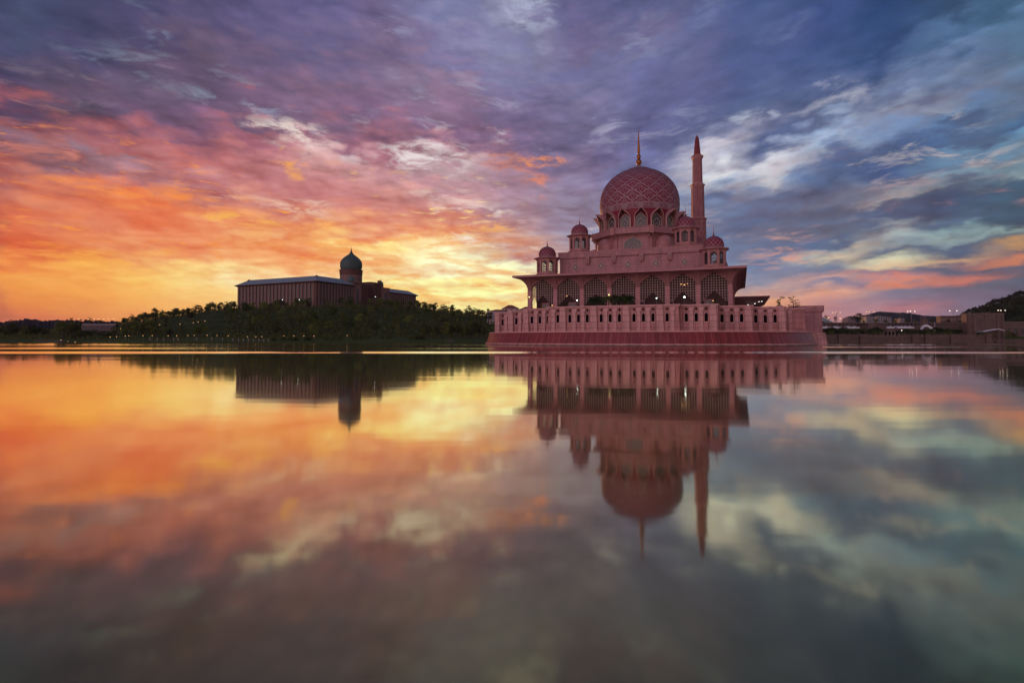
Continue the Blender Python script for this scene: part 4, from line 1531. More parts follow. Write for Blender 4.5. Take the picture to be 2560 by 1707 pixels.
def tree(kind, var, mat, name, label, cat, loc, s, group=None, sz=None):
    key = (kind, var, mat)
    if key not in PROTO:
        c, t = tree_meshes(kind, hash((kind, var)) % 1000 if False else var * 17 + len(kind))
        t0 = bpy.data.objects.new(name, None)
        COL.objects.link(t0)
        co = c.build('crown' if kind != 'shrub' else 'foliage', M[mat], t0, smooth=False)
        tr_ = t.build('trunk' if kind != 'shrub' else 'stem', M['bark'], t0)
        PROTO[key] = t0
        o = t0
    else:
        src = PROTO[key]
        o = bpy.data.objects.new(name, None)
        COL.objects.link(o)
        for ch in list(src.children):
            c2 = ch.copy()
            COL.objects.link(c2)
            c2.parent = o
    o.location = loc
    o.rotation_euler = (0, 0, random.uniform(0, 6.28))
    sz = sz or s
    o.scale = (s, s, sz)
    tag(o, label, cat, group)
    return o


rt = random.Random(21)


# building footprint to keep clear
PD = (-241.4, 700.0)
PA = atan2(.895, .446)


def pd_loc(X, Y):
    dx, dy = X - PD[0], Y - PD[1]
    return dx * cos(PA) + dy * sin(PA), -dx * sin(PA) + dy * cos(PA)


def on_building(X, Y):
    a, b = pd_loc(X, Y)
    return -7 < a < 212 and -7 < b < 150


placed = []


def free(X, Y, d):
    for a, b in placed:
        if (a - X) ** 2 + (b - Y) ** 2 < d * d:
            return False
    placed.append((X, Y))
    return True


n = 0
tries = 0
while n < 250 and tries < 8000:
    tries += 1
    px = rt.uniform(300, 1260)
    t = rt.random() ** .75
    Y = 335 + t * 330
    X = place(px, Y)
    dens = 1.0
    if px < 600:                       # open grass slope on the left
        dens = .12 if 425 < px < 560 and 385 < Y < 530 else .9
    if rt.random() > dens or on_building(X, Y):
        continue
    if Y > 640 and 560 < px < 1040 and rt.random() > .5:
        continue
    if not free(X, Y, 5.5):
        continue
    r = rt.random()
    z = terrain_h(X, Y)
    gl = 'trees on the hill below the domed building'
    s = rt.uniform(.75, 1.3) * (1.0 if Y > 420 else .95)
    if r < .62:
        tree('broad', rt.randrange(4), 'leaf' if rt.random() < .62 else 'leaf_dark', 'broadleaf_tree', 'rounded leafy tree on the wooded hillside below the domed building', 'tree', (X, Y, z), s, 'rounded ' + gl, s * rt.uniform(.85, 1.1))
    elif r < .76 and Y < 480 and px < 1000:
        tree('tall', rt.randrange(3), 'leaf' if rt.random() < .4 else 'leaf_dark', 'conical_tree', 'tall pointed tree on the wooded hillside below the domed building', 'tree', (X, Y, z), s, 'pointed ' + gl)
    else:
        tree('tiered', rt.randrange(3), 'leaf', 'tiered_tree', 'flat layered tree on the wooded hillside below the domed building', 'tree', (X, Y, z), s * 1.1, 'layered ' + gl)
    n += 1
# skyline trees on the crest
for px, py, k, s in ((1195, 779, 'broad', 1.2), (1215, 783, 'broad', 1.3), (1232, 782, 'broad', 1.2), (1250, 784, 'broad', 1.3), (1140, 771, 'broad', 1.2), (1170, 777, 'broad', 1.2), (388, 765, 'broad', 1.25), (405, 772, 'tiered', 1.2), (362, 780, 'tiered', 1.1), (345, 784, 'broad', .9), (318, 795, 'tiered', 1.1), (455, 769, 'broad', .9), (472, 768, 'tiered', 1.0), (520, 763, 'broad', .8),
                     (548, 752, 'broad', 1.3), (565, 757, 'broad', 1.1), (585, 758, 'tiered', 1.0), (1050, 754, 'tiered', 1.3), (1070, 758, 'tiered', 1.2), (1085, 762, 'broad', .9), (1106, 758, 'tiered', 1.15), (1130, 767, 'broad', .9),
                     (1150, 775, 'broad', 1.0), (1162, 772, 'tiered', 1.2), (1180, 778, 'broad', .9), (1205, 774, 'tiered', 1.3), (1222, 776, 'broad', 1.1), (1240, 772, 'tiered', 1.3)):
    Y = 655
    X = place(px, Y)
    top = 9.0 if k == 'broad' else 7.6
    z = max(terrain_h(X, Y) - 2.0, zat(py, Y) - top * s)
    z = terrain_h(X, Y) - 3.2
    sz = max(.6, (zat(py, Y) - z) / top)
    tree(k, rt.randrange(3), 'leaf_dark', 'skyline_tree', ('spreading' if k == 'broad' else 'flat topped') + ' tree against the orange sky along the left hill crest', 'tree', (X, Y, z), min(s * 1.1, sz * 1.6), 'skyline trees on the left hill ' + ('spreading' if k == 'broad' else 'flat topped'), sz)
for i in range(46):
    px = 285 + 285 * (i + rt.random()) / 46
    Y = rt.uniform(560, 650)
    X = place(px, Y)
    z = terrain_h(X, Y)
    if on_building(X, Y):
        continue
    k = 'broad' if rt.random() < .7 else 'tiered'
    py = lerp_tab([(285, 801), (330, 792), (400, 776), (470, 773), (560, 764)], px) + rt.uniform(-3, 12)
    sz = (zat(py, Y) - z) / (9.0 if k == 'broad' else 7.6)
    if sz < .3:
        continue
    tree(k, rt.randrange(3), 'leaf_dark', 'slope_tree', ('rounded' if k == 'broad' else 'layered') + ' dark tree in the belt along the upper left slope', 'tree', (X, Y, z), rt.uniform(.85, 1.25), k.replace('broad', 'rounded') + ' trees in the belt on the upper left slope', sz)
for i in range(16):
    px = rt.uniform(285, 400)
    Y = rt.uniform(350, 470)
    X = place(px, Y)
    tree('broad', rt.randrange(4), 'leaf_dark', 'slope_tree', 'rounded dark tree low on the left slope near the lit wall', 'tree', (X, Y, terrain_h(X, Y)), rt.uniform(.8, 1.15), 'trees low on the left slope', rt.uniform(.7, 1.0))
# trees at the far left shore
for i in range(34):
    px = rt.choice((rt.uniform(-60, 110), rt.uniform(140, 190), rt.uniform(185, 300)))
    Y = rt.uniform(370, 440) if px < 110 else rt.uniform(345, 430)
    X = place(px, Y)
    z = terrain_h(X, Y)
    py = rt.uniform(803, 816) if px < 110 else (rt.uniform(797, 806) if px < 190 else rt.uniform(818, 830))
    sz = max(.5, (zat(py, Y) - z) / 9.0)
    tree('broad', rt.randrange(4), 'leaf_dark', 'shore_tree', 'dark rounded tree on the low left shore by the lit wall', 'tree', (X, Y, z), rt.uniform(.9, 1.3), 'trees on the far left shore', sz)
for px, py in ((178, 792), (226, 791), (205, 797), (250, 798), (30, 798), (62, 801)):
    Y = 470
    z = terrain_h(place(px, Y), Y)
    tree('tiered', rt.randrange(3), 'leaf_dark', 'tiered_tree', 'flat topped tree above the low left shore skyline', 'tree', (place(px, Y), Y, z), 1.0, 'flat topped trees on the far left', max(.5, (zat(py, Y) - z) / 7.6))
# row of lawn trees beside the podium
for i in range(15):
    px = 1060 + i * 10.5 + rt.uniform(-3, 3)
    Y = rt.uniform(312, 334)
    z = terrain_h(place(px, Y), Y)
    tree('broad', rt.randrange(4), 'leaf_dark', 'lawn_tree', 'small bare stemmed tree in the lawn row beside the podium', 'tree', (place(px, Y), Y, z), rt.uniform(.55, .75), 'row of lawn trees beside the podium', rt.uniform(.85, 1.05))
# clipped round shrubs along the shore
for px in (685, 708, 726, 740, 768, 775, 818, 828, 850, 886, 902, 918, 955, 972, 1026, 1034, 1046, 1056):
    Y = 305 + rt.uniform(-2, 3)
    z = terrain_h(place(px, Y), Y)
    s = rt.uniform(.75, 1.0)
    tree('shrub', rt.randrange(2), 'leaf_shrub', 'round_shrub', 'round clipped shrub on the lawn along the lake shore', 'shrub', (place(px, Y), Y, z), s, 'round shrubs along the shore', s * .9)

# low undergrowth that closes the wood floor
mb = MB()
for _ in range(15000):
    px = rt.uniform(560, 1265) if rt.random() < .68 else rt.uniform(-40, 560)
    Y = 322 + rt.random() ** .8 * 350
    X = place(px, Y)
    if on_building(X, Y):
        continue
    if 425 < px < 562 and 380 < Y < 530 and rt.random() < .9:
        continue
    z = terrain_h(X, Y)
    leaf(mb, (X, Y, z + rt.uniform(.2, 2.2)), rt.uniform(.7, 1.3), rt)
tag(mb.build('undergrowth', M['leaf_dark'], smooth=False), kind='stuff')

# forest on the right hill
mb = MB()
for _ in range(900):
    px = rt.uniform(2290, 2760)
    Y = rt.uniform(480, 830)
    X = place(px, Y)
    z = terrain_h(X, Y)
    if z < 6:
        continue
    r = rt.uniform(2.4, 4.5)
    for _k in range(26):
        d = Vector((rt.gauss(0, 1), rt.gauss(0, 1), abs(rt.gauss(0, 1)))).normalized() * r * rt.uniform(.6, 1.1)
        leaf(mb, (X + d.x, Y + d.y, z + 2 + d.z * 1.2), 1.25, rt, out=d)
tag(mb.build('forest', M['leaf_far'], smooth=False), kind='stuff')

# ------------------------------------------------------------------ domed office building on the hill
M['brick'] = plain('brown_stone', (.125, .062, .048), .75, var=.12, scale=.15)
M['brick_pale'] = plain('pale_brown_stone', (.215, .120, .098), .75, var=.10, scale=.15)
M['brick_red'] = plain('red_stone_screen', (.12, .050, .040), .75, var=.15, scale=.3)
M['roof'] = plain('grey_roof_sheet', (.22, .28, .315), .5, var=.05, scale=.2)
M['green_dome'] = plain('weathered_green_dome', (.060, .092, .084), .55, var=.08, scale=.15)
M['green_small'] = plain('green_small_dome', (.075, .125, .12), .5)
office = thing('domed_office_building', 'long brown stone office building with a green onion dome on the wooded hill', 'building', (PD[0], PD[1], 0), PA)
BZ, BM, BE, BR = 30.0, 45.0, 73.4, 81.2


def wing(x0, x1, y0, y1, zb, ze, zr, ins, faces):
    m_ = MB()
    m_.box(x0, x1, y0, y1, zb, ze - 1.0)
    m_.box(x0 - .6, x1 + .6, y0 - .6, y1 + .6, zb + 7.6, zb + 8.2, 1)
    m_.build('wing_wall', [M['brick'], M['brick_pale']], office, smooth=False)
    m_ = MB()
    o = 3.2
    m_.loft([[(x0 - .2, y0 - .2, ze - 2.2), (x1 + .2, y0 - .2, ze - 2.2), (x1 + .2, y1 + .2, ze - 2.2), (x0 - .2, y1 + .2, ze - 2.2)],
             [(x0 - o, y0 - o, ze - .5), (x1 + o, y0 - o, ze - .5), (x1 + o, y1 + o, ze - .5), (x0 - o, y1 + o, ze - .5)],
             [(x0 - o, y0 - o, ze), (x1 + o, y0 - o, ze), (x1 + o, y1 + o, ze), (x0 - o, y1 + o, ze)]])
    m_.build('eave', M['brick'], office, smooth=False)
    m_ = MB()
    o2 = 2.4
    m_.loft([[(x0 - o2, y0 - o2, ze), (x1 + o2, y0 - o2, ze), (x1 + o2, y1 + o2, ze), (x0 - o2, y1 + o2, ze)],
             [(x0 + ins, y0 + ins, zr), (x1 - ins, y0 + ins, zr), (x1 - ins, y1 - ins, zr), (x0 + ins, y1 - ins, zr)]])
    rf = m_.build('roof', M['roof'], office, smooth=False)
    for (a, b) in ((x0 + ins, y0 + ins), (x0 + ins, y1 - ins)):
        m_ = MB()
        m_.loft([[(a - 2.5, b - 2.5, zr - 1.6), (a + 2.5, b - 2.5, zr - 1.6), (a + 2.5, b + 2.5, zr - 1.6), (a - 2.5, b + 2.5, zr - 1.6)],
                 [(a - .2, b - .2, zr + 1.0), (a + .2, b - .2, zr + 1.0), (a + .2, b + .2, zr + 1.0), (a - .2, b + .2, zr + 1.0)]])
        m_.build('gablet', M['brick_red'], rf, smooth=False)
    for axis, fixed, a, b, n in faces:
        st = (b - a) / n
        pm = MB()
        wmb = MB()
        w = st * .42
        if axis == 'y':
            pm.box(-.9, .2, -w / 2, w / 2, zb + 8.2, ze - 2.0)
            pm.box(-1.15, .2, -w / 2 - .15, w / 2 + .15, zb + 8.2, zb + 16.0, 1)
            wmb.box(-.12, .1, -st * .26, st * .26, zb + 11, ze - 3.4)
            for k in range(5):
                zz = zb + 14 + k * 5
                wmb.box(-.2, .1, -st * .26, st * .26, zz, zz + .5, 1)
        else:
            pm.box(-w / 2, w / 2, -.9, .2, zb + 8.2, ze - 2.0)
            pm.box(-w / 2 - .15, w / 2 + .15, -1.15, .2, zb + 8.2, zb + 16.0, 1)
            wmb.box(-st * .26, st * .26, -.12, .1, zb + 11, ze - 3.4)
            for k in range(5):
                zz = zb + 14 + k * 5
                wmb.box(-st * .26, st * .26, -.2, .1, zz, zz + .5, 1)
        p0 = pm.build('pilaster', [M['brick_pale'], M['brick_pale']], office, smooth=False)
        w0_ = wmb.build('window', [M['glass'], M['brick']], office, smooth=False)
        for i in range(n + 1):
            o_ = p0 if i == 0 else p0.copy()
            if i:
                COL.objects.link(o_)
            t = a + st * i
            o_.location = (fixed, t, 0) if axis == 'y' else (t, fixed, 0)
            if i < n:
                o_ = w0_ if i == 0 else w0_.copy()
                if i:
                    COL.objects.link(o_)
                t = a + st * (i + .5)
                o_.location = (fixed, t, 0) if axis == 'y' else (t, fixed, 0)


wing(0, 63.8, 0, 143, BZ, BE, BR, 10, [('y', 0, 4.5, 140, 21), ('x', 0, 4, 62, 11)])
wing(140, 206, 0, 60, BZ - 2, 69.6, 76.0, 9, [('x', 0, 143, 203, 11)])
# towers and portal
for x0, x1, dx_ in ((64.5, 80, 72), (124.5, 139.2, 133)):
    m_ = MB()
    m_.box(x0, x1, -1.5, 20, BZ, 74.8)
    m_.box(x0 - .4, x1 + .4, -1.9, 20.4, 74.0, 75.2)
    m_.box(x0 + 1.4, x0 + 4.0, -2.0, -1.5, BZ, 73.2, 0)
    m_.box(x1 - 4.0, x1 - 1.4, -2.0, -1.5, BZ, 73.2, 0)
    m_.build('tower', M['brick_pale'], office, smooth=False)
    m_ = MB()
    al = arch_line(4.2, 64, 69)
    cx = (x0 + x1) / 2
    o_ = [(cx - 2.1, 44)] + [(cx + x, z) for x, z in al] + [(cx + 2.1, 44)]
    m_.add([(x, -1.62, z) for x, z in o_], [tuple(range(len(o_)))])
    m_.build('arched_window', M['glass'], office, smooth=False)
    r = 4.9 if dx_ == 72 else 4.3
    m_ = MB()
    m_.lathe([(r * .95, 74), (r * .95, 77.6), (r * 1.08, 77.8), (r * 1.08, 78.6), (r * .85, 79)], 24, dx_, 10)
    for k in range(8):
        a = k * pi / 4 + .2
        m_.bar((dx_ + r * .97 * cos(a), 10 + r * .97 * sin(a), 75.6), (dx_ + r * .97 * cos(a), 10 + r * .97 * sin(a), 77.2), 1.1, .3, 1, up=(cos(a), sin(a), 0))
    m_.build('small_drum', [M['brick_pale'], M['glass']], office)
    z0 = 78.4
    pr = smooth_prof([(r * .82, z0), (r * .98, z0 + r * .35), (r * 1.0, z0 + r * .7), (r * .85, z0 + r * 1.15), (r * .5, z0 + r * 1.5), (r * .15, z0 + r * 1.8), (r * .05, z0 + r * 2.1), (.02, z0 + r * 2.6)], 3)
    m_ = MB()
    m_.lathe(pr, 28, dx_, 10)
    m_.build('small_dome', M['green_small'], office)
m_ = MB()
m_.box(80, 124.5, 6, 70, BZ, 78.0)
m_.box(80.5, 98, 1.5, 6, BZ, 76.5)
m_.box(107, 124, 1.5, 6, BZ, 81)
m_.box(107, 124, 6, 30, 78, 82)
m_.box(121.5, 123.5, 2, 6, 81, 85)
for k in range(9):
    x = 81.5 + k * 5.0
    m_.box(x - .35, x + .35, .7, 1.5 if (x < 98 or x > 107) else 6, BZ, 76 if x < 107 else 81.5)
for k in range(6):
    z = 50 + k * 4.6
    m_.box(80.5, 124, 1.1, 1.5, z, z + .5)
m_.build('portal', M['brick_red'], office, smooth=False)
m_ = MB()
al = arch_line(8.6, 64, 76)
o_ = [(102.5 - 4.3, 40)] + [(102.5 + x, z) for x, z in al] + [(102.5 + 4.3, 40)]
m_.add([(x, 5.8, z) for x, z in o_], [tuple(range(len(o_)))])
m_.build('portal_window', M['glass'], office, smooth=False)
# great onion dome
dx_, dy_ = 101.5, 37.0
m_ = MB()
m_.lathe([(17.0, 74), (17.0, 80.5), (15.3, 81.2), (15.3, 92.0)], 48, dx_, dy_)
m_.lathe([(15.4, 91.5), (15.8, 93.5), (16.0, 98.0), (16.4, 98.4), (16.4, 99.4), (14.0, 99.8)], 48, dx_, dy_, mat=2)
for k in range(24):
    a = k * pi / 12
    m_.bar((dx_ + 15.3 * cos(a), dy_ + 15.3 * sin(a), 84.2), (dx_ + 15.3 * cos(a), dy_ + 15.3 * sin(a), 88.6), 1.7, .4, 1, up=(cos(a), sin(a), 0))
m_.build('dome_drum', [M['brick_pale'], M['glass'], M['brick_red']], office)
m_ = MB()
pr = smooth_prof([(13.5, 99.4), (14.6, 101.5), (15.3, 104.6), (15.35, 108.2), (14.5, 111.6), (12.6, 114.6), (9.6, 117.6), (6.6, 119.9), (4.2, 121.6), (2.5, 123.6), (1.5, 125.4), (.9, 127.0)], 4)
m_.lathe(pr, 56, dx_, dy_)
gd = m_.build('onion_dome', M['green_dome'], office)
m_ = MB()
m_.lathe([(.9, 126.6), (.55, 128), (.8, 128.8), (.4, 129.6), (.25, 131), (.04, 133.5)], 12, dx_, dy_)
m_.build('finial', M['brick'], gd)

# flag poles and white villas to the right of it
pole = None
for i in range(12):
    px = 1062 + i * 5.4
    Y = 690
    z = terrain_h(place(px, Y), Y)
    if pole is None:
        m_ = MB()
        m_.tube([(0, 0, 0), (0, 0, 17)], [.16, .09], 6)
        m_.lathe([(.02, 17), (.22, 17.15), (.02, 17.35)], 8)
        pole = m_.build('flag_pole', M['metal'])
        o = pole
    else:
        o = pole.copy()
        COL.objects.link(o)
    h_ = zat(745 + i * .9, Y) - z
    o.location = (place(px, Y), Y, z)
    o.scale = (1, 1, h_ / 17.3)
    tag(o, 'thin bare flag pole on the hill crest right of the domed building', 'flag pole', 'flag poles on the crest')
M['villa'] = plain('pale_villa_wall', (.52, .42, .42), .8, var=.06, scale=.3)
M['tile'] = plain('red_roof_tile', (.26, .08, .06), .8, var=.15, scale=1.0)


def villa(px0, px1, ytop, yeave, ybase, Y, label, rz=.25):
    xa, xb = place(px0, Y), place(px1, Y)
    w = xb - xa
    ze, zt_ = zat(yeave, Y), zat(ytop, Y)
    zb = terrain_h((xa + xb) / 2, Y) - .5
    t = thing('villa', label, 'house', ((xa + xb) / 2, Y, 0), rz)
    m_ = MB()
    m_.box(-w / 2 + .5, w / 2 - .5, 0, w * .6, zb, ze)
    m_.build('wall', M['villa'], t, smooth=False)
    m_ = MB()
    h2 = w * .6
    m_.loft([[(-w / 2, -.6, ze), (w / 2, -.6, ze), (w / 2, h2 + .6, ze), (-w / 2, h2 + .6, ze)], [(-w * .12, h2 * .5, zt_), (w * .12, h2 * .5, zt_), (w * .12, h2 * .52, zt_), (-w * .12, h2 * .52, zt_)]])
    m_.build('roof', M['tile'], t, smooth=False)
    m_ = MB()
    m_.box(-.7, .7, -.15, .1, 0, 1.7)
    w0_ = m_.build('window', M['glass'], t, smooth=False)
    nn = max(3, int(w / 4))
    for i in range(nn):
        o_ = w0_ if i == 0 else w0_.copy()
        if i:
            COL.objects.link(o_)
        o_.location = (-w / 2 + w * (i + .5) / nn, 0, ze - 2.6)


villa(1222, 1276, 773, 778, 786, 480, 'low pale villa with a red hipped roof left of the taller villa')
villa(1258, 1300, 762, 771, 786, 492, 'taller pale villa with a steep red roof beyond the podium corner')
villa(1300, 1345, 766, 774, 786, 500, 'red roofed pale villa glimpsed under the mosque arcade end')

# ------------------------------------------------------------------ left shore: wall, lamps, path
M['retain'] = plain('weathered_retaining_wall', (.13, .10, .10), .9, var=.2, scale=.3)


def lamp_post(name, label, group, X, Y, z, h, mat, r=.22, style='globe', cat='lamp'):
    t = thing(name, label, cat, (X, Y, z), 0, group)
    m_ = MB()
    m_.lathe([(.14, -.3), (.14, .25), (.06, .4), (.05, h - r * .6)], 8)
    m_.lathe([(.05, h - r), (r * .8, h - r * .7), (r * .8, h - r * .5)], 8)
    m_.build('post', M['metal'], t)
    m_ = MB()
    m_.lathe([(.01, h - r), (r * .7, h - r * .7), (r, h), (r * .7, h + r * .7), (.01, h + r)], 10)
    m_.build('bulb', M[mat], t)
    return t


def copies(fn, spots):
    src = None
    for (X, Y, z) in spots:
        if src is None:
            src = fn(X, Y, z)
        else:
            c = copy_tree(src)
            c.location = (X, Y, z)


rw = thing('retaining_wall', 'grey retaining wall with a pale rail on the far left shore below a row of lamps', 'wall', (place(236, 455), 455, 0))
m_ = MB()
wx = place(290, 455) - place(182, 455)
m_.box(-wx / 2, wx / 2, 0, 4, 5, zat(812, 455))
m_.build('wall_face', M['retain'], rw, smooth=False)
m_ = MB()
m_.box(-wx / 2, wx / 2, -.4, 0, zat(812, 455), zat(810.6, 455))
for i in range(24):
    x = -wx / 2 + wx * (i + .5) / 24
    m_.box(x - .1, x + .1, -.3, -.1, zat(812, 455), zat(809, 455))
m_.build('rail', M['villa'], rw, smooth=False)
Y = 453
copies(lambda X, Y, z: lamp_post('street_lamp', 'warm street lamp above the retaining wall on the far left shore', 'lamps above the left retaining wall', X, Y, z, 4.6, 'lamp_warm', .34),
       [(place(p, Y), Y, zat(812, Y)) for p in (196, 221, 234, 246, 259, 271, 283)])
Y = 306
copies(lambda X, Y, z: lamp_post('path_lamp', 'warm low path lamp along the left lake shore', 'path lamps along the left shore', X, Y, z, 2.5, 'lamp_warm', .17),
       [(place(p, Y), Y, terrain_h(place(p, Y), Y)) for p in (153, 171, 189, 276, 292, 314, 323, 358, 381, 421, 442, 470, 486, 518, 543, 571, 619, 640, 655, 710, 735, 760, 785, 868)])
copies(lambda X, Y, z: lamp_post('hill_lamp', 'tiny warm lamp on the dark left hillside', 'lamps on the left hillside', X, Y, z, 3.2, 'lamp_warm', .24),
       [(place(p, 430 + 2 * i), 430 + 2 * i, terrain_h(place(p, 430 + 2 * i), 430 + 2 * i)) for i, p in enumerate((288, 296, 302, 399, 450, 483, 495, 512))])
Y = 560
copies(lambda X, Y, z: lamp_post('hill_lamp', 'white lamp among the trees below the domed building', 'white lamps below the domed building', X, Y, z, 9.5, 'lamp_white', .26),
       [(place(p, Y), Y, terrain_h(place(p, Y), Y)) for p in (705, 938, 747)])
M['mall_stone'] = plain('bollard_stone', (.30, .22, .21), .8, var=.1, scale=2.0)
# pale bollards of the shore walk
m_ = MB()
m_.loft([[(-.2, -.2, -.2), (.2, -.2, -.2), (.2, .2, -.2), (-.2, .2, -.2)], [(-.16, -.16, 1.2), (.16, -.16, 1.2), (.16, .16, 1.2), (-.16, .16, 1.2)], [(-.22, -.22, 1.25), (.22, -.22, 1.25), (.22, .22, 1.25), (-.22, .22, 1.25)], [(-.02, -.02, 1.5), (.02, -.02, 1.5), (.02, .02, 1.5), (-.02, .02, 1.5)]])
b0 = m_.build('bollard', M['mall_stone'], smooth=False)
for i, px in enumerate((376, 394, 410, 435, 446, 492, 530, 557, 583, 597, 609, 622, 634, 648, 660, 672)):
    o = b0 if i == 0 else b0.copy()
    if i:
        COL.objects.link(o)
    Y = 304.5
    o.location = (place(px, Y), Y, terrain_h(place(px, Y), Y))
    tag(o, 'pale stone bollard along the left shore walk', 'bollard', 'bollards along the left shore walk')
# small landing stage at the shore and low jetty on the left
for nm, pa, pb, Y, lb in (('landing_stage', 1113, 1135, 284, 'small dark landing stage on the shore left of the podium'), ('jetty', 95, 165, 294, 'low dark jetty along the far left shore')):
    t = thing(nm, lb, 'jetty', (place((pa + pb) / 2, Y), Y, 0))
    w = place(pb, Y) - place(pa, Y)
    m_ = MB()
    m_.box(-w / 2, w / 2, -2, 2, .7, 1.0)
    m_.build('platform', M['retain'], t, smooth=False)
    m_ = MB()
    m_.box(-w / 2, w / 2, -1.95, -1.85, 1.8, 1.95)
    for i in range(6):
        x = -w / 2 + w * i / 5
        m_.box(x - .07, x + .07, -1.97, -1.83, 1.0, 1.9)
    m_.build('railing', M['retain'], t, smooth=False)
    for i in range(4):
        x = -w / 2 + w * (i + .5) / 4
        m_ = MB()
        m_.lathe([(.18, -2), (.18, .7)], 8, x, -1.5)
        m_.build('pile', M['retain'], t)

# ------------------------------------------------------------------ plants and lamps on the mosque terrace
def dk(lx, ly):
    return mloc(lx, ly, DECK)


for i, (lx, ly, s) in enumerate(((-7.6, -60, 1.15), (-5.4, -61, 1.2), (-3.4, -59.5, 1.1), (-1.3, -61.5, 1.2), (.9, -60, 1.25), (3.0, -61, 1.2), (5.2, -60, 1.25), (6.6, -61.5, 1.1))):
    tree('palm', i % 3, 'leaf_palm', 'palm_tree', 'dark green palm in the clump on the terrace before the arcade', 'palm', dk(lx, ly), s * .95, 'palms on the mosque terrace')
for px, ly, s, kd, lb in ((1415, -55, .62, 'tiered', 'small leafy tree on the terrace before the second mosque arch'), (1484, -62, .72, 'tiered', 'bushy tree on the terrace left of the palm clump'), (1570, -66, .45, 'tiered', 'pale green sapling on the terrace under the palm clump'),
                          (1648, -60, .5, 'tiered', 'small tree on the terrace right of the bright lamp'), (1789, -56, .72, 'tiered', 'thin leafed tree before the rightmost mosque arch'),
                          (1952, -30, .85, 'tiered', 'slim layered tree above the podium end against the pink sky'), (1984, -28, .85, 'tiered', 'wider layered tree above the podium end against the pink sky'), (1355, -40, .5, 'tiered', 'small plant on the terrace by the leftmost mosque arch')):
    # solve lx on that terrace line
    t = (px - 1280) / F
    A_ = MC[0] - ly * sin(TH)
    B_ = MC[1] + ly * cos(TH)
    lx = (t * B_ - A_) / (cos(TH) - t * sin(TH))
    tree(kd, 1, 'leaf', 'terrace_tree', lb, 'tree', dk(lx, ly), s)


def terr_lx(px, ly):
    t = (px - 1280) / F
    return (t * (MC[1] + ly * cos(TH)) - (MC[0] - ly * sin(TH))) / (cos(TH) - t * sin(TH))


for px, py, mat, lb in ((1443, 751, 'lamp_white', 'white globe lamp on the terrace at the second mosque arch'), (1504, 750, 'lamp_white', 'white globe lamp on the terrace beneath the palm clump'), (1545, 750, 'lamp_white', 'white globe lamp on the terrace right part of palm clump'),
                        (1642, 745.5, 'lamp_white', 'white globe lamp on the terrace before the fifth mosque arch'), (1712, 743, 'lamp_white', 'brightest white lamp on the terrace before the sixth arch')):
    ly = -52
    X, Y, z = dk(terr_lx(px, ly), ly)
    lamp_post('terrace_lamp', lb, 'globe lamps on the mosque terrace', X, Y, z, zat(py, Y) - z, mat, 0.34 if px == 1712 else .22)
# small wall lights on arcade columns belong to the mosque
m_ = MB()
m_.lathe([(.02, -.24), (.18, -.12), (.2, .1), (.12, .22), (.02, .26)], 10)
wl = m_.build('wall_light', M['lamp_green'], mosque)
for i, k in enumerate((0, 3)):
    o = wl if i == 0 else wl.copy()
    if i:
        COL.objects.link(o)
    o.location = (col_x(k), -WA - .5, 19.6)
m_ = MB()
m_.lathe([(.02, -.2), (.24, -.1), (.27, .1), (.02, .22)], 10)
wl = m_.build('hall_light', M['lamp_warm'], mosque)
for i, (x, y, z) in enumerate(((21.4, -34.6, 23.4), (22.6, -34.6, 23.1), (23.8, -34.6, 23.5), (33.0, -35, 16.6), (-31, -34.6, 16.3), (-24.5, -35, 20))):
    o = wl if i == 0 else wl.copy()
    if i:
        COL.objects.link(o)
    o.location = (x, y, z)
m_ = MB()
m_.lathe([(.02, -.08), (.24, 0), (.02, .1)], 10)
wl = m_.build('canopy_light', M['lamp_white'], mosque)
for i, (x, y, z) in enumerate(((50, 72, 21.2), (52, 70.5, 22.1), (48.5, 71.5, 20.0), (53.5, 72, 22.3), (46.5, 70, 20.6))):
    o = wl if i == 0 else wl.copy()
    if i:
        COL.objects.link(o)
    o.location = (x, y, z)

# ------------------------------------------------------------------ right waterfront
M['quay'] = panelled('quay_stone', (.12, .078, .070), (.05, .034, .032), 2.4, 1.5, .04, .12)
M['mall'] = panelled('brown_render', (.135, .085, .075), (.08, .05, .045), 3.0, 2.2, .03, .07)
M['mall_pale'] = plain('pale_render', (.20, .14, .115), .8, var=.1, scale=.2)
quay = thing('quay_wall', 'long dark stone quay wall with piers and a balustrade on the right shore', 'quay', (0, 0, 0))
QY = 331.0
xa, xb = place(2046, QY), place(2474, QY)
m_ = MB()
m_.box(xa, xb, QY, QY + 22, -2, 3.3)
m_.box(xa, xb, QY - .5, QY + 22, 3.3, 3.75, 1)
m_.build('wall_face', [M['quay'], M['mall_pale']], quay, smooth=False)
m_ = MB()
m_.box(xa, xb, QY - .3, QY - .1, 4.55, 4.75)
n = 70
for i in range(n):
    x = xa + (xb - xa) * (i + .5) / n
    m_.box(x - .14, x + .14, QY - .3, QY - .1, 3.75, 4.55)
m_.build('balustrade', M['mall_pale'], quay, smooth=False)
m_ = MB()
m_.box(-1.6, 1.6, -1.3, 0, -2, 4.9)
m_.box(-1.8, 1.8, -1.5, .2, 3.3, 3.7)
p0 = m_.build('pier', M['mall'], quay, smooth=False)
for i, px in enumerate((2100, 2154, 2284, 2316, 2380, 2468)):
    o = p0 if i == 0 else p0.copy()
    if i:
        COL.objects.link(o)
    o.location = (place(px, QY), QY, 0)
lowq = thing('landing_wall', 'low stone landing wall at the water in front of the square gatehouse', 'quay', (0, 0, 0))
m_ = MB()
m_.box(place(2470, 340), place(2660, 340), 340, 362, -2, 1.6)
m_.box(place(2485, 340), place(2530, 340), 338.5, 340, -2, 1.0)
m_.build('wall_face', M['quay'], lowq, smooth=False)
m_ = MB()
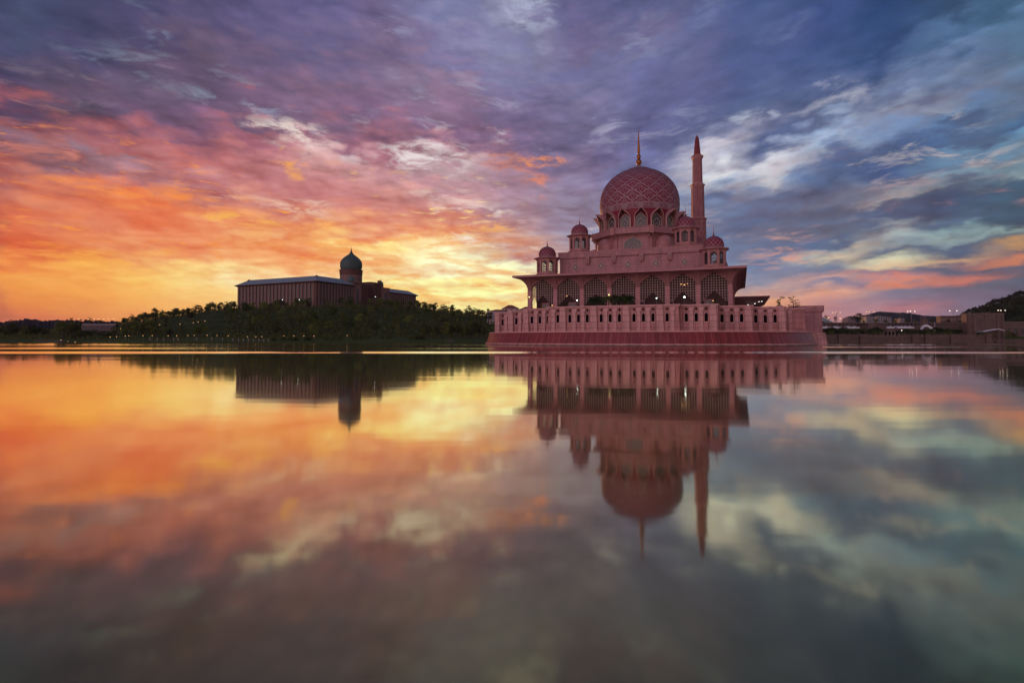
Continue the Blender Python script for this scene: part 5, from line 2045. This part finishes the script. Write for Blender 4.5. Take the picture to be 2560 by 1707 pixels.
m_.box(place(2470, 340), place(2660, 340), 339.7, 362, 1.6, 1.9)
m_.build('coping', M['mall_pale'], lowq, smooth=False)

# arcaded lower building with a roof terrace, taller wall behind
low = thing('arcade_building', 'low brown lakeside building with small arches behind the row of palms', 'building', (0, 0, 0))
LY = 352.0
xa, xb = place(2040, LY), place(2412, LY)
m_ = MB()
m_.box(xa, xb, LY, LY + 22, 3, zat(822, LY))
m_.box(xa, xb, LY - .5, LY + 22, zat(822, LY), zat(820.6, LY), 1)
m_.build('wall', [M['mall'], M['mall_pale']], low, smooth=False)
m_ = MB()
al = arch_line(2.6, 5.4, 7.0)
o_ = [(-1.3, 3.6)] + al + [(1.3, 3.6)]
m_.add([(x, -.1, z) for x, z in o_], [tuple(range(len(o_)))], 0)
for a, b in zip(o_[:-1], o_[1:]):
    m_.bar((a[0], -.2, a[1]), (b[0], -.2, b[1]), .5, .3, 1, up=(0, 1, 0))
a0 = m_.build('arch', [M['dark'], M['mall_pale']], low, smooth=False)
for i in range(4):
    o = a0 if i == 0 else a0.copy()
    if i:
        COL.objects.link(o)
    o.location = (place(2214 + i * 9, LY), LY, 0)
bal = thing('round_balcony', 'dark rounded balcony block between the two rows of white canopies', 'balcony', (place(2176, 356), 356, 0))
m_ = MB()
m_.lathe([(8.5, 8.0), (8.5, zat(812, 350)), (9.0, zat(812, 350)), (9.0, zat(808.5, 350))], 24)
m_.build('drum', M['mall'], bal)
m_ = MB()
m_.lathe([(9.05, zat(812, 350)), (9.05, zat(810, 350))], 24)
m_.build('window_band', M['glass'], bal)

wallb = thing('long_building', 'long brown building with a flat parapet behind the white canopies', 'building', (0, 0, 0))
WY = 384.0
xa, xb = place(2030, WY), place(2425, WY)
m_ = MB()
m_.box(xa, xb, WY, WY + 30, 3, zat(808, WY))
m_.box(xa, xb, WY - .6, WY + 30, zat(808, WY), zat(806, WY), 1)
m_.build('wall', [M['mall'], M['mall_pale']], wallb, smooth=False)
m_ = MB()
m_.box(-1.0, 1.0, -.2, .1, 5.5, 10.0)
m_.box(-1.25, 1.25, -.3, .1, 10.0, 10.4, 1)
w0_ = m_.build('window', [M['glass'], M['mall_pale']], wallb, smooth=False)
for i, px in enumerate((2358, 2371, 2385, 2399, 2412)):
    o = w0_ if i == 0 else w0_.copy()
    if i:
        COL.objects.link(o)
    o.location = (place(px, WY), WY, 0)
m_ = MB()
m_.box(-.8, .8, -.15, .1, 0, 1.3)
w1_ = m_.build('small_window', M['glass'], wallb, smooth=False)
for i in range(30):
    o = w1_ if i == 0 else w1_.copy()
    if i:
        COL.objects.link(o)
    o.location = (place(2062 + i * 9.4, WY), WY, zat(812.5, WY))
up = thing('upper_pavilion', 'small flat roofed pavilion on the roof left of the square gatehouse', 'building', (0, 0, 0))
UY = 398
m_ = MB()
m_.box(place(2352, UY), place(2420, UY), UY, UY + 4, zat(808, UY) - 2, zat(792, UY))
m_.box(place(2350, UY), place(2422, UY), UY - .5, UY + 4, zat(792, UY), zat(789.5, UY), 1)
m_.build('wall', [M['mall'], M['mall']], up, smooth=False)
for k in range(3):
    m_ = MB()
    x = place(2360 + k * 22, UY)
    m_.box(x - 2, x + 2, UY - .15, UY, zat(803, UY), zat(795, UY))
    m_.build('window', M['mall_pale'], up, smooth=False)

# gatehouse
GY = 346.0
gate = thing('gatehouse', 'square brown gatehouse with two tall blind arches on the right shore', 'building', (place(2464, GY), GY, 0))
gw = place(2511, GY) - place(2417, GY)
zt_ = zat(785, GY)
m_ = MB()
m_.box(-gw / 2, gw / 2, 0, 4, -1, zt_)
m_.box(-gw / 2 - .3, gw / 2 + .3, -.3, 4.3, zt_, zt_ + .5, 1)
for x in (-gw / 2 + 1.1, -gw / 2 + 4.3, 0.0, gw / 2 - 4.3, gw / 2 - 1.1):
    m_.box(x - .55, x + .55, -.55, 0, -1, zt_ - .5)
m_.box(-gw / 2, gw / 2, -.35, 0, zat(826.5, GY), zat(825, GY), 1)
m_.build('wall', [M['mall'], M['mall_pale']], gate, smooth=False)
m_ = MB()
aw = 5.2
al = arch_line(aw, zat(797, GY), zat(791, GY))
o_ = [(-aw / 2, zat(824, GY))] + al + [(aw / 2, zat(824, GY))]
m_.add([(x, -.08, z) for x, z in o_], [tuple(range(len(o_)))], 0)
for a, b in zip(o_[:-1], o_[1:]):
    m_.bar((a[0], -.15, a[1]), (b[0], -.15, b[1]), .35, .3, 1, up=(0, 1, 0))
a0 = m_.build('blind_arch', [M['quay'], M['mall_pale']], gate, smooth=False)
a0.location = (-3.6, 0, 0)
o = a0.copy()
COL.objects.link(o)
o.location = (4.3, 0, 0)
m_ = MB()
al = arch_line(6.0, zat(838, GY), zat(829, GY))
o_ = [(-6.6, 0)] + [(x - 3.6, z) for x, z in al] + [(-.6, 0)]
m_.add([(x, -.08, z) for x, z in o_], [tuple(range(len(o_)))], 0)
m_.build('door_arch', M['dark'], gate, smooth=False)
wing2 = thing('right_wing_building', 'brown wing with tall narrow windows at the right edge beside the gatehouse', 'building', (0, 0, 0))
m_ = MB()
VY = 362
m_.box(place(2508, VY), place(2720, VY), VY, VY + 20, 1, zat(806, VY))
m_.box(place(2508, VY), place(2720, VY), VY - .4, VY + 20, zat(806, VY), zat(804, VY), 1)
m_.build('wall', [M['mall'], M['mall_pale']], wing2, smooth=False)
m_ = MB()
al = arch_line(2.4, 8.6, 9.6)
o_ = [(-1.2, 5.0)] + al + [(1.2, 5.0)]
m_.add([(x, -.1, z) for x, z in o_], [tuple(range(len(o_)))], 0)
for a, b in zip(o_[:-1], o_[1:]):
    m_.bar((a[0], -.15, a[1]), (b[0], -.15, b[1]), .3, .3, 1, up=(0, 1, 0))
w0_ = m_.build('window', [M['glass'], M['mall_pale']], wing2, smooth=False)
for i, px in enumerate((2521, 2538, 2554, 2570, 2586)):
    o = w0_ if i == 0 else w0_.copy()
    if i:
        COL.objects.link(o)
    o.location = (place(px, VY), VY, 0)
cn = thing('sloped_canopy', 'thin white edged sloping canopy at the foot of the gatehouse', 'canopy', (place(2470, 341), 341, 0))
m_ = MB()
xa, xb = place(2452, 341) - place(2470, 341), place(2512, 341) - place(2470, 341)
za, zb_, zc = zat(831, 341), zat(823, 341), zat(836, 341)
xm = place(2497, 341) - place(2470, 341)
m_.loft([[(xa, 0, za), (xm, 0, zb_), (xb, 0, zat(827, 341))], [(xa, 4, za), (xm, 4, zb_), (xb, 4, zat(827, 341))], [(xa, 4, za + .3), (xm, 4, zb_ + .3), (xb, 4, zat(827, 341) + .3)], [(xa, 0, za + .3), (xm, 0, zb_ + .3), (xb, 0, zat(827, 341) + .3)], [(xa, 0, za), (xm, 0, zb_), (xb, 0, zat(827, 341))]], closed=False)
m_.build('membrane', M['white'], cn, smooth=False)
for x in (xa, xm, xb):
    m_ = MB()
    m_.tube([(x, .3, 1.5), (x, .3, zb_ if x == xm else za)], [.12, .1], 6)
    m_.build('post', M['metal'], cn)

# white tented canopies on the roof terrace
def tents(pa, pb, n, lb, grp):
    Y = 356.0
    st = (pb - pa) / n
    src = None
    for i in range(n):
        x = place(pa + st * (i + .5), Y)
        w = place(pa + st, Y) - place(pa, Y)
        z0_ = zat(822, Y)
        if src is None:
            src = thing('tent_canopy', lb, 'canopy', (x, Y, 0), 0, grp)
            m_ = MB()
            rings = []
            for j in range(7):
                t = j / 6
                y = -2.4 + 4.8 * t
                ring = []
                for k in range(9):
                    u = k / 8
                    h_ = .55 * (1 - abs(2 * u - 1)) ** 1.2 * (1 - abs(2 * t - 1) ** 2 * .6)
                    ring.append((-w / 2 * 1.02 + w * 1.02 * u, y, zat(817.6, Y) + h_ * 1.2))
                rings.append(ring)
            m_.loft(rings, closed=False)
            m_.loft([[(-w / 2, -2.4, zat(817.6, Y)), (w / 2, -2.4, zat(817.6, Y))], [(-w / 2, -2.4, zat(820.6, Y) - .2), (w / 2, -2.4, zat(820.6, Y) - .2)]], closed=False)
            m_.build('membrane', M['white'], src)
            m_ = MB()
            m_.tube([(0, 0, z0_ - .5), (0, 0, zat(816, Y))], [.1, .06], 6)
            m_.build('mast', M['metal'], src)
        else:
            c = copy_tree(src)
            c.location = (x, Y, 0)


tents(2050, 2071, 2, 'white peaked canopy on the roof terrace nearest the podium corner', 'canopies beside the podium corner')
tents(2080, 2098, 1, 'single white peaked canopy alone between two canopy rows', None)
tents(2113, 2175, 4, 'white peaked canopy in the row left of the rounded balcony', 'canopies left of the rounded balcony')
tents(2198, 2230, 3, 'white peaked canopy in the row just right of the rounded balcony', 'canopies right of the rounded balcony')
tents(2236, 2279, 4, 'white peaked canopy in the rightmost row on the roof terrace', 'canopies of the rightmost row')

# shell canopy with the little lattice tower
SY_ = 345.0
sh = thing('shell_canopy', 'white curved shell canopy sweeping down to the right beside the lattice tower', 'canopy', (place(2323, SY_), SY_, 0))
m_ = MB()
line = [(2306, 823), (2308, 818), (2312, 813.5), (2317, 811.5), (2322, 813), (2328, 817), (2334, 820), (2341, 820.5)]
lo = [(2306.5, 823), (2309.5, 819), (2313.5, 816.5), (2318, 816), (2322, 818.5), (2326, 821.5), (2334, 822.5), (2341, 822.5)]
rings = []
for dy in (0, 2):
    rings.append([(place(p, SY_) - place(2323, SY_), dy, zat(q_, SY_)) for p, q_ in line])
m_.loft(rings, closed=False)
m_.loft([[(place(p, SY_) - place(2323, SY_), -.05, zat(q_, SY_)) for p, q_ in line], [(place(p, SY_) - place(2323, SY_), -.05, zat(q_, SY_)) for p, q_ in lo]], closed=False)
m_.build('membrane', M['white'], sh)
for px in (2308, 2340):
    m_ = MB()
    x = place(px, SY_) - place(2323, SY_)
    m_.tube([(x, 1, 3.5), (x, 1, zat(822 if px == 2308 else 806, SY_))], [.14, .08], 6)
    m_.build('mast', M['white'], sh)
TY = 350.0
tw = thing('lattice_tower', 'small pale open lattice tower with a rounded top above the shell canopy', 'tower', (place(2313, TY), TY, 0))
m_ = MB()
hw_ = place(2317.5, TY) - place(2313, TY)
for sx_ in (-1, 0, 1):
    for y in (0, 2 * hw_):
        m_.bar((sx_ * hw_, y, 3.4), (sx_ * hw_, y, zat(797, TY)), .3, .3)
for q_ in (798, 802, 806, 810):
    m_.bar((-hw_ * 1.4 if q_ == 802 else -hw_, 0, zat(q_, TY)), (hw_ * 1.4 if q_ == 802 else hw_, 0, zat(q_, TY)), .3, .3)
    m_.bar((-hw_, 2 * hw_, zat(q_, TY)), (hw_, 2 * hw_, zat(q_, TY)), .3, .3)
m_.build('frame', M['mall_pale'], tw, smooth=False)
m_ = MB()
pp = [(-hw_ * cos(pi * k / 10), zat(798, TY) + hw_ * 1.3 * sin(pi * k / 10)) for k in range(11)]
for a, b in zip(pp[:-1], pp[1:]):
    m_.bar((a[0], 0, a[1]), (b[0], 0, b[1]), .3, .3, up=(0, 1, 0))
    m_.bar((a[0], 2 * hw_, a[1]), (b[0], 2 * hw_, b[1]), .3, .3, up=(0, 1, 0))
m_.bar((0, 0, zat(798, TY)), (0, 0, zat(798, TY) + hw_ * 1.3), .3, .3)
m_.build('arched_top', M['mall_pale'], tw, smooth=False)
# sloping white roof beside the podium, stair pylon, pale far buildings
sl = thing('sloping_roof', 'pale blue glass roof sloping down beside the podium corner', 'roof', (0, 0, 0))
m_ = MB()
Y = 392
pts = [(2050, 790), (2082, 806), (2066, 806), (2050, 800)]
m_.loft([[(place(p, Y), Y, zat(q_, Y)) for p, q_ in pts], [(place(p, Y), Y + 9, zat(q_, Y)) for p, q_ in pts]])
m_.build('glass_slope', plain('pale_blue_roof', (.30, .40, .46), .4), sl, smooth=False)
m_ = MB()
m_.bar((place(2048, Y), Y - .3, zat(788.5, Y)), (place(2083, Y), Y - .3, zat(806, Y)), .5, .5)
m_.build('edge_beam', M['white'], sl, smooth=False)
sp = thing('wedge_pylon', 'grey wedge shaped stair pylon standing on the roof left of the dark tree', 'pylon', (0, 0, 0))
m_ = MB()
pts = [(2118, 806.5), (2122, 795), (2136, 790), (2137, 806.5)]
m_.loft([[(place(p, 400), 400, zat(q_, 400)) for p, q_ in pts], [(place(p, 400), 407, zat(q_, 400)) for p, q_ in pts]])
m_.build('body', plain('pylon_concrete', (.20, .15, .16), .8), sp, smooth=False)
m_ = MB()
m_.box(place(2136.6, 400), place(2138, 400), 399.5, 401, zat(807, 400), zat(788, 400))
m_.build('mast', M['mall_pale'], sp, smooth=False)
M['flat'] = panelled('far_flats', (.33, .30, .33), (.10, .09, .10), 4.0, 3.4, .6, .1)
for i, (pa, pb, yt, lb) in enumerate(((2166, 2188, 792, 'pale far block with the stepped roof left of the other far blocks'), (2193, 2216, 791.5, 'widest pale far block of flats below the blue hill'), (2217, 2230, 793.5, 'narrow pale far block right of the wider far block'), (2252, 2262, 797, 'tiny pale far block alone to the right below the hill'))):
    Y = 900
    t = thing('apartment_block', lb, 'building', (place((pa + pb) / 2, Y), Y, 0))
    w = place(pb, Y) - place(pa, Y)
    m_ = MB()
    m_.box(-w / 2, w / 2, 0, 14, 2, zat(yt, Y))
    m_.build('wall', M['flat'], t, smooth=False)
    m_ = MB()
    m_.box(-w / 2 - .5, w / 2 + .5, -.5, 14.5, zat(yt, Y), zat(yt - .8, Y))
    m_.box(-w * .2, w * .15, 2, 8, zat(yt - .8, Y), zat(yt - 2.2, Y))
    m_.build('roof', M['mall_pale'], t, smooth=False)
# floodlight masts
def mast(px, py, n, lit, lb):
    Y = 404.0
    z0_ = zat(807, Y)
    h_ = zat(py, Y) - z0_
    t = thing('lamp_mast', lb, 'lamp', (place(px, Y), Y, z0_), 0, None)
    m_ = MB()
    m_.tube([(0, 0, -3), (0, 0, h_)], [.2, .11], 8)
    m_.build('post', M['metal'], t)
    m_ = MB()
    w = 2.5
    m_.bar((-w, 0, h_ + .1), (0, 0, h_ - .4), .14)
    m_.bar((w, 0, h_ + .1), (0, 0, h_ - .4), .14)
    m_.build('arm', M['metal'], t, smooth=False)
    xs_ = (-w, w) if n == 2 else (-w, -w * .25, w)
    for x in xs_:
        m_ = MB()
        m_.lathe([(.02, h_ - .2), (.30, h_ - .05), (.26, h_ + .16), (.02, h_ + .24)], 10, x, -.2)
        m_.build('lamp_head', M['lamp_warm' if lit == 1 else ('lamp_pale' if lit == 2 else 'metal')], t)


M['lamp_pale'] = plain('lit_lamp_pale', (.95, .85, .7), .4, emit=(1.0, .84, .62), estr=3.2)
mast(2092, 781.5, 3, 1, 'three headed lamp mast by the podium corner above the green tree')
mast(2176, 780, 3, 1, 'three headed lamp mast before the left end of the blue hill')
mast(2279, 778.5, 3, 2, 'lamp mast with bright heads above the right part of the blue hill')
mast(2384, 777, 2, 2, 'lamp mast standing before the dark wooded slope left of the gatehouse')
mast(2466, 780.5, 2, 0, 'unlit lamp mast just over the gatehouse roof')
mast(2505, 776, 3, 2, 'lamp mast over the right corner of the gatehouse')
mast(2251, 786, 2, 0, 'unlit thin lamp mast right of the far flats')
lamp_post('roof_lamp', 'warm globe lamp inside the green tree by the podium corner', None, place(2072, 386), 386, 12, zat(794, 386) - 12, 'lamp_warm', .38)
lamp_post('roof_lamp', 'warm globe lamp on the roof below the three headed mast', None, place(2101, 386), 386, 12, zat(796.5, 386) - 12, 'lamp_warm', .38)
lamp_post('quay_lamp', 'dim white lamp on the quay before the small arches', None, place(2254, 338), 338, 3.7, zat(826, 338) - 3.7, 'lamp_pale', .25)
# palms and trees along the quay
for i in range(58):
    px = 2062 + i * 5.9 + rt.uniform(-2, 2)
    if 2208 < px < 2246:
        continue
    Y = rt.uniform(340, 347)
    s = rt.uniform(.85, 1.15)
    if i % 5 in (1, 3):
        tree('broad', rt.randrange(4), 'leaf', 'waterfront_tree', 'small bushy tree in the quay row among the short palms', 'tree', (place(px, Y), Y, 3.6), s * .6, 'bushy trees along the right quay', s * .46)
        continue
    tree('palm', i % 3, 'leaf_palm', 'palm_tree', 'short dark palm in the quay row before the brown arcade building', 'palm', (place(px, Y), Y, 3.6), s * 1.1, 'palms along the right quay', s * rt.uniform(.72, 1.08))
for px, Y, top, k, lb in ((2068, 392, 786, 'tiered', 'green layered tree on the roof at the podium corner'), (2088, 394, 789, 'tiered', 'broad green tree on the roof below the three headed mast'), (2146, 398, 779.5, 'broad', 'tall dark tree on the roof right of the wedge pylon'), (2127, 402, 787, 'palm', 'ragged palm behind the wedge pylon'),
                          (2191, 398, 794, 'broad', 'rounded dark tree on the roof before the far flats'), (2214, 398, 798, 'broad', 'low dark tree on the roof right of the rounded tree'), (2240, 398, 797, 'broad', 'low dark tree on the roof under the unlit thin mast'), (2266, 398, 798, 'broad', 'flat dark tree on the roof under the lamp mast'), (2290, 398, 797, 'broad', 'flat dark tree on the roof left of the lattice tower'),
                          (2160, 398, 799, 'broad', 'small dark tree on the roof left of the far flats'), (2332, 398, 796, 'broad', 'dark tree on the roof right of the lattice tower'), (2372, 396, 797, 'broad', 'dark shrub tree before the upper pavilion'), (2402, 396, 798, 'broad', 'dark rounded bush at the right part of upper pavilion'),
                          (2458, 338, 826, 'broad', 'bushy tree at the water before the gatehouse doors'), (2480, 337, 832, 'broad', 'wide low tree at the water right of the gatehouse doors'), (2520, 338, 824, 'broad', 'dark tree at the right edge before the narrow windows'), (2532, 339, 828, 'broad', 'second dark tree at the right edge, the one nearer the frame edge'), (2408, 336, 838, 'broad', 'low dark bush at the right end of the quay')):
    base = zat(807, Y) - 1.0 if Y > 380 else 1.5
    tp = {'broad': 9.0, 'tiered': 7.6, 'palm': 5.6}[k]
    sz = max(.3, (zat(top, Y) - base) / tp)
    tree(k, rt.randrange(3), 'leaf' if px < 2100 else 'leaf_dark', 'waterfront_tree' if k != 'palm' else 'palm_tree', lb, 'tree' if k != 'palm' else 'palm', (place(px, Y), Y, base), max(sz * .9, .45) if Y > 380 else .62, None, sz)

# ------------------------------------------------------------------ evening air
m = bpy.data.materials.new('evening_air')
m.use_nodes = True
g = NG(m.node_tree)
g.n.clear()
out = g.node('ShaderNodeOutputMaterial')
pv = g.node('ShaderNodeVolumePrincipled')
pv.inputs['Color'].default_value = (.62, .70, .92, 1)
pv.inputs['Density'].default_value = 0.00004
pv.inputs['Anisotropy'].default_value = 0.0
g.l.new(pv.outputs[0], out.inputs['Volume'])
mb = MB()
mb.box(-9500, 9500, -3200, 7000, -5.5, 160)
tag(mb.build('haze', m, smooth=False), kind='stuff')
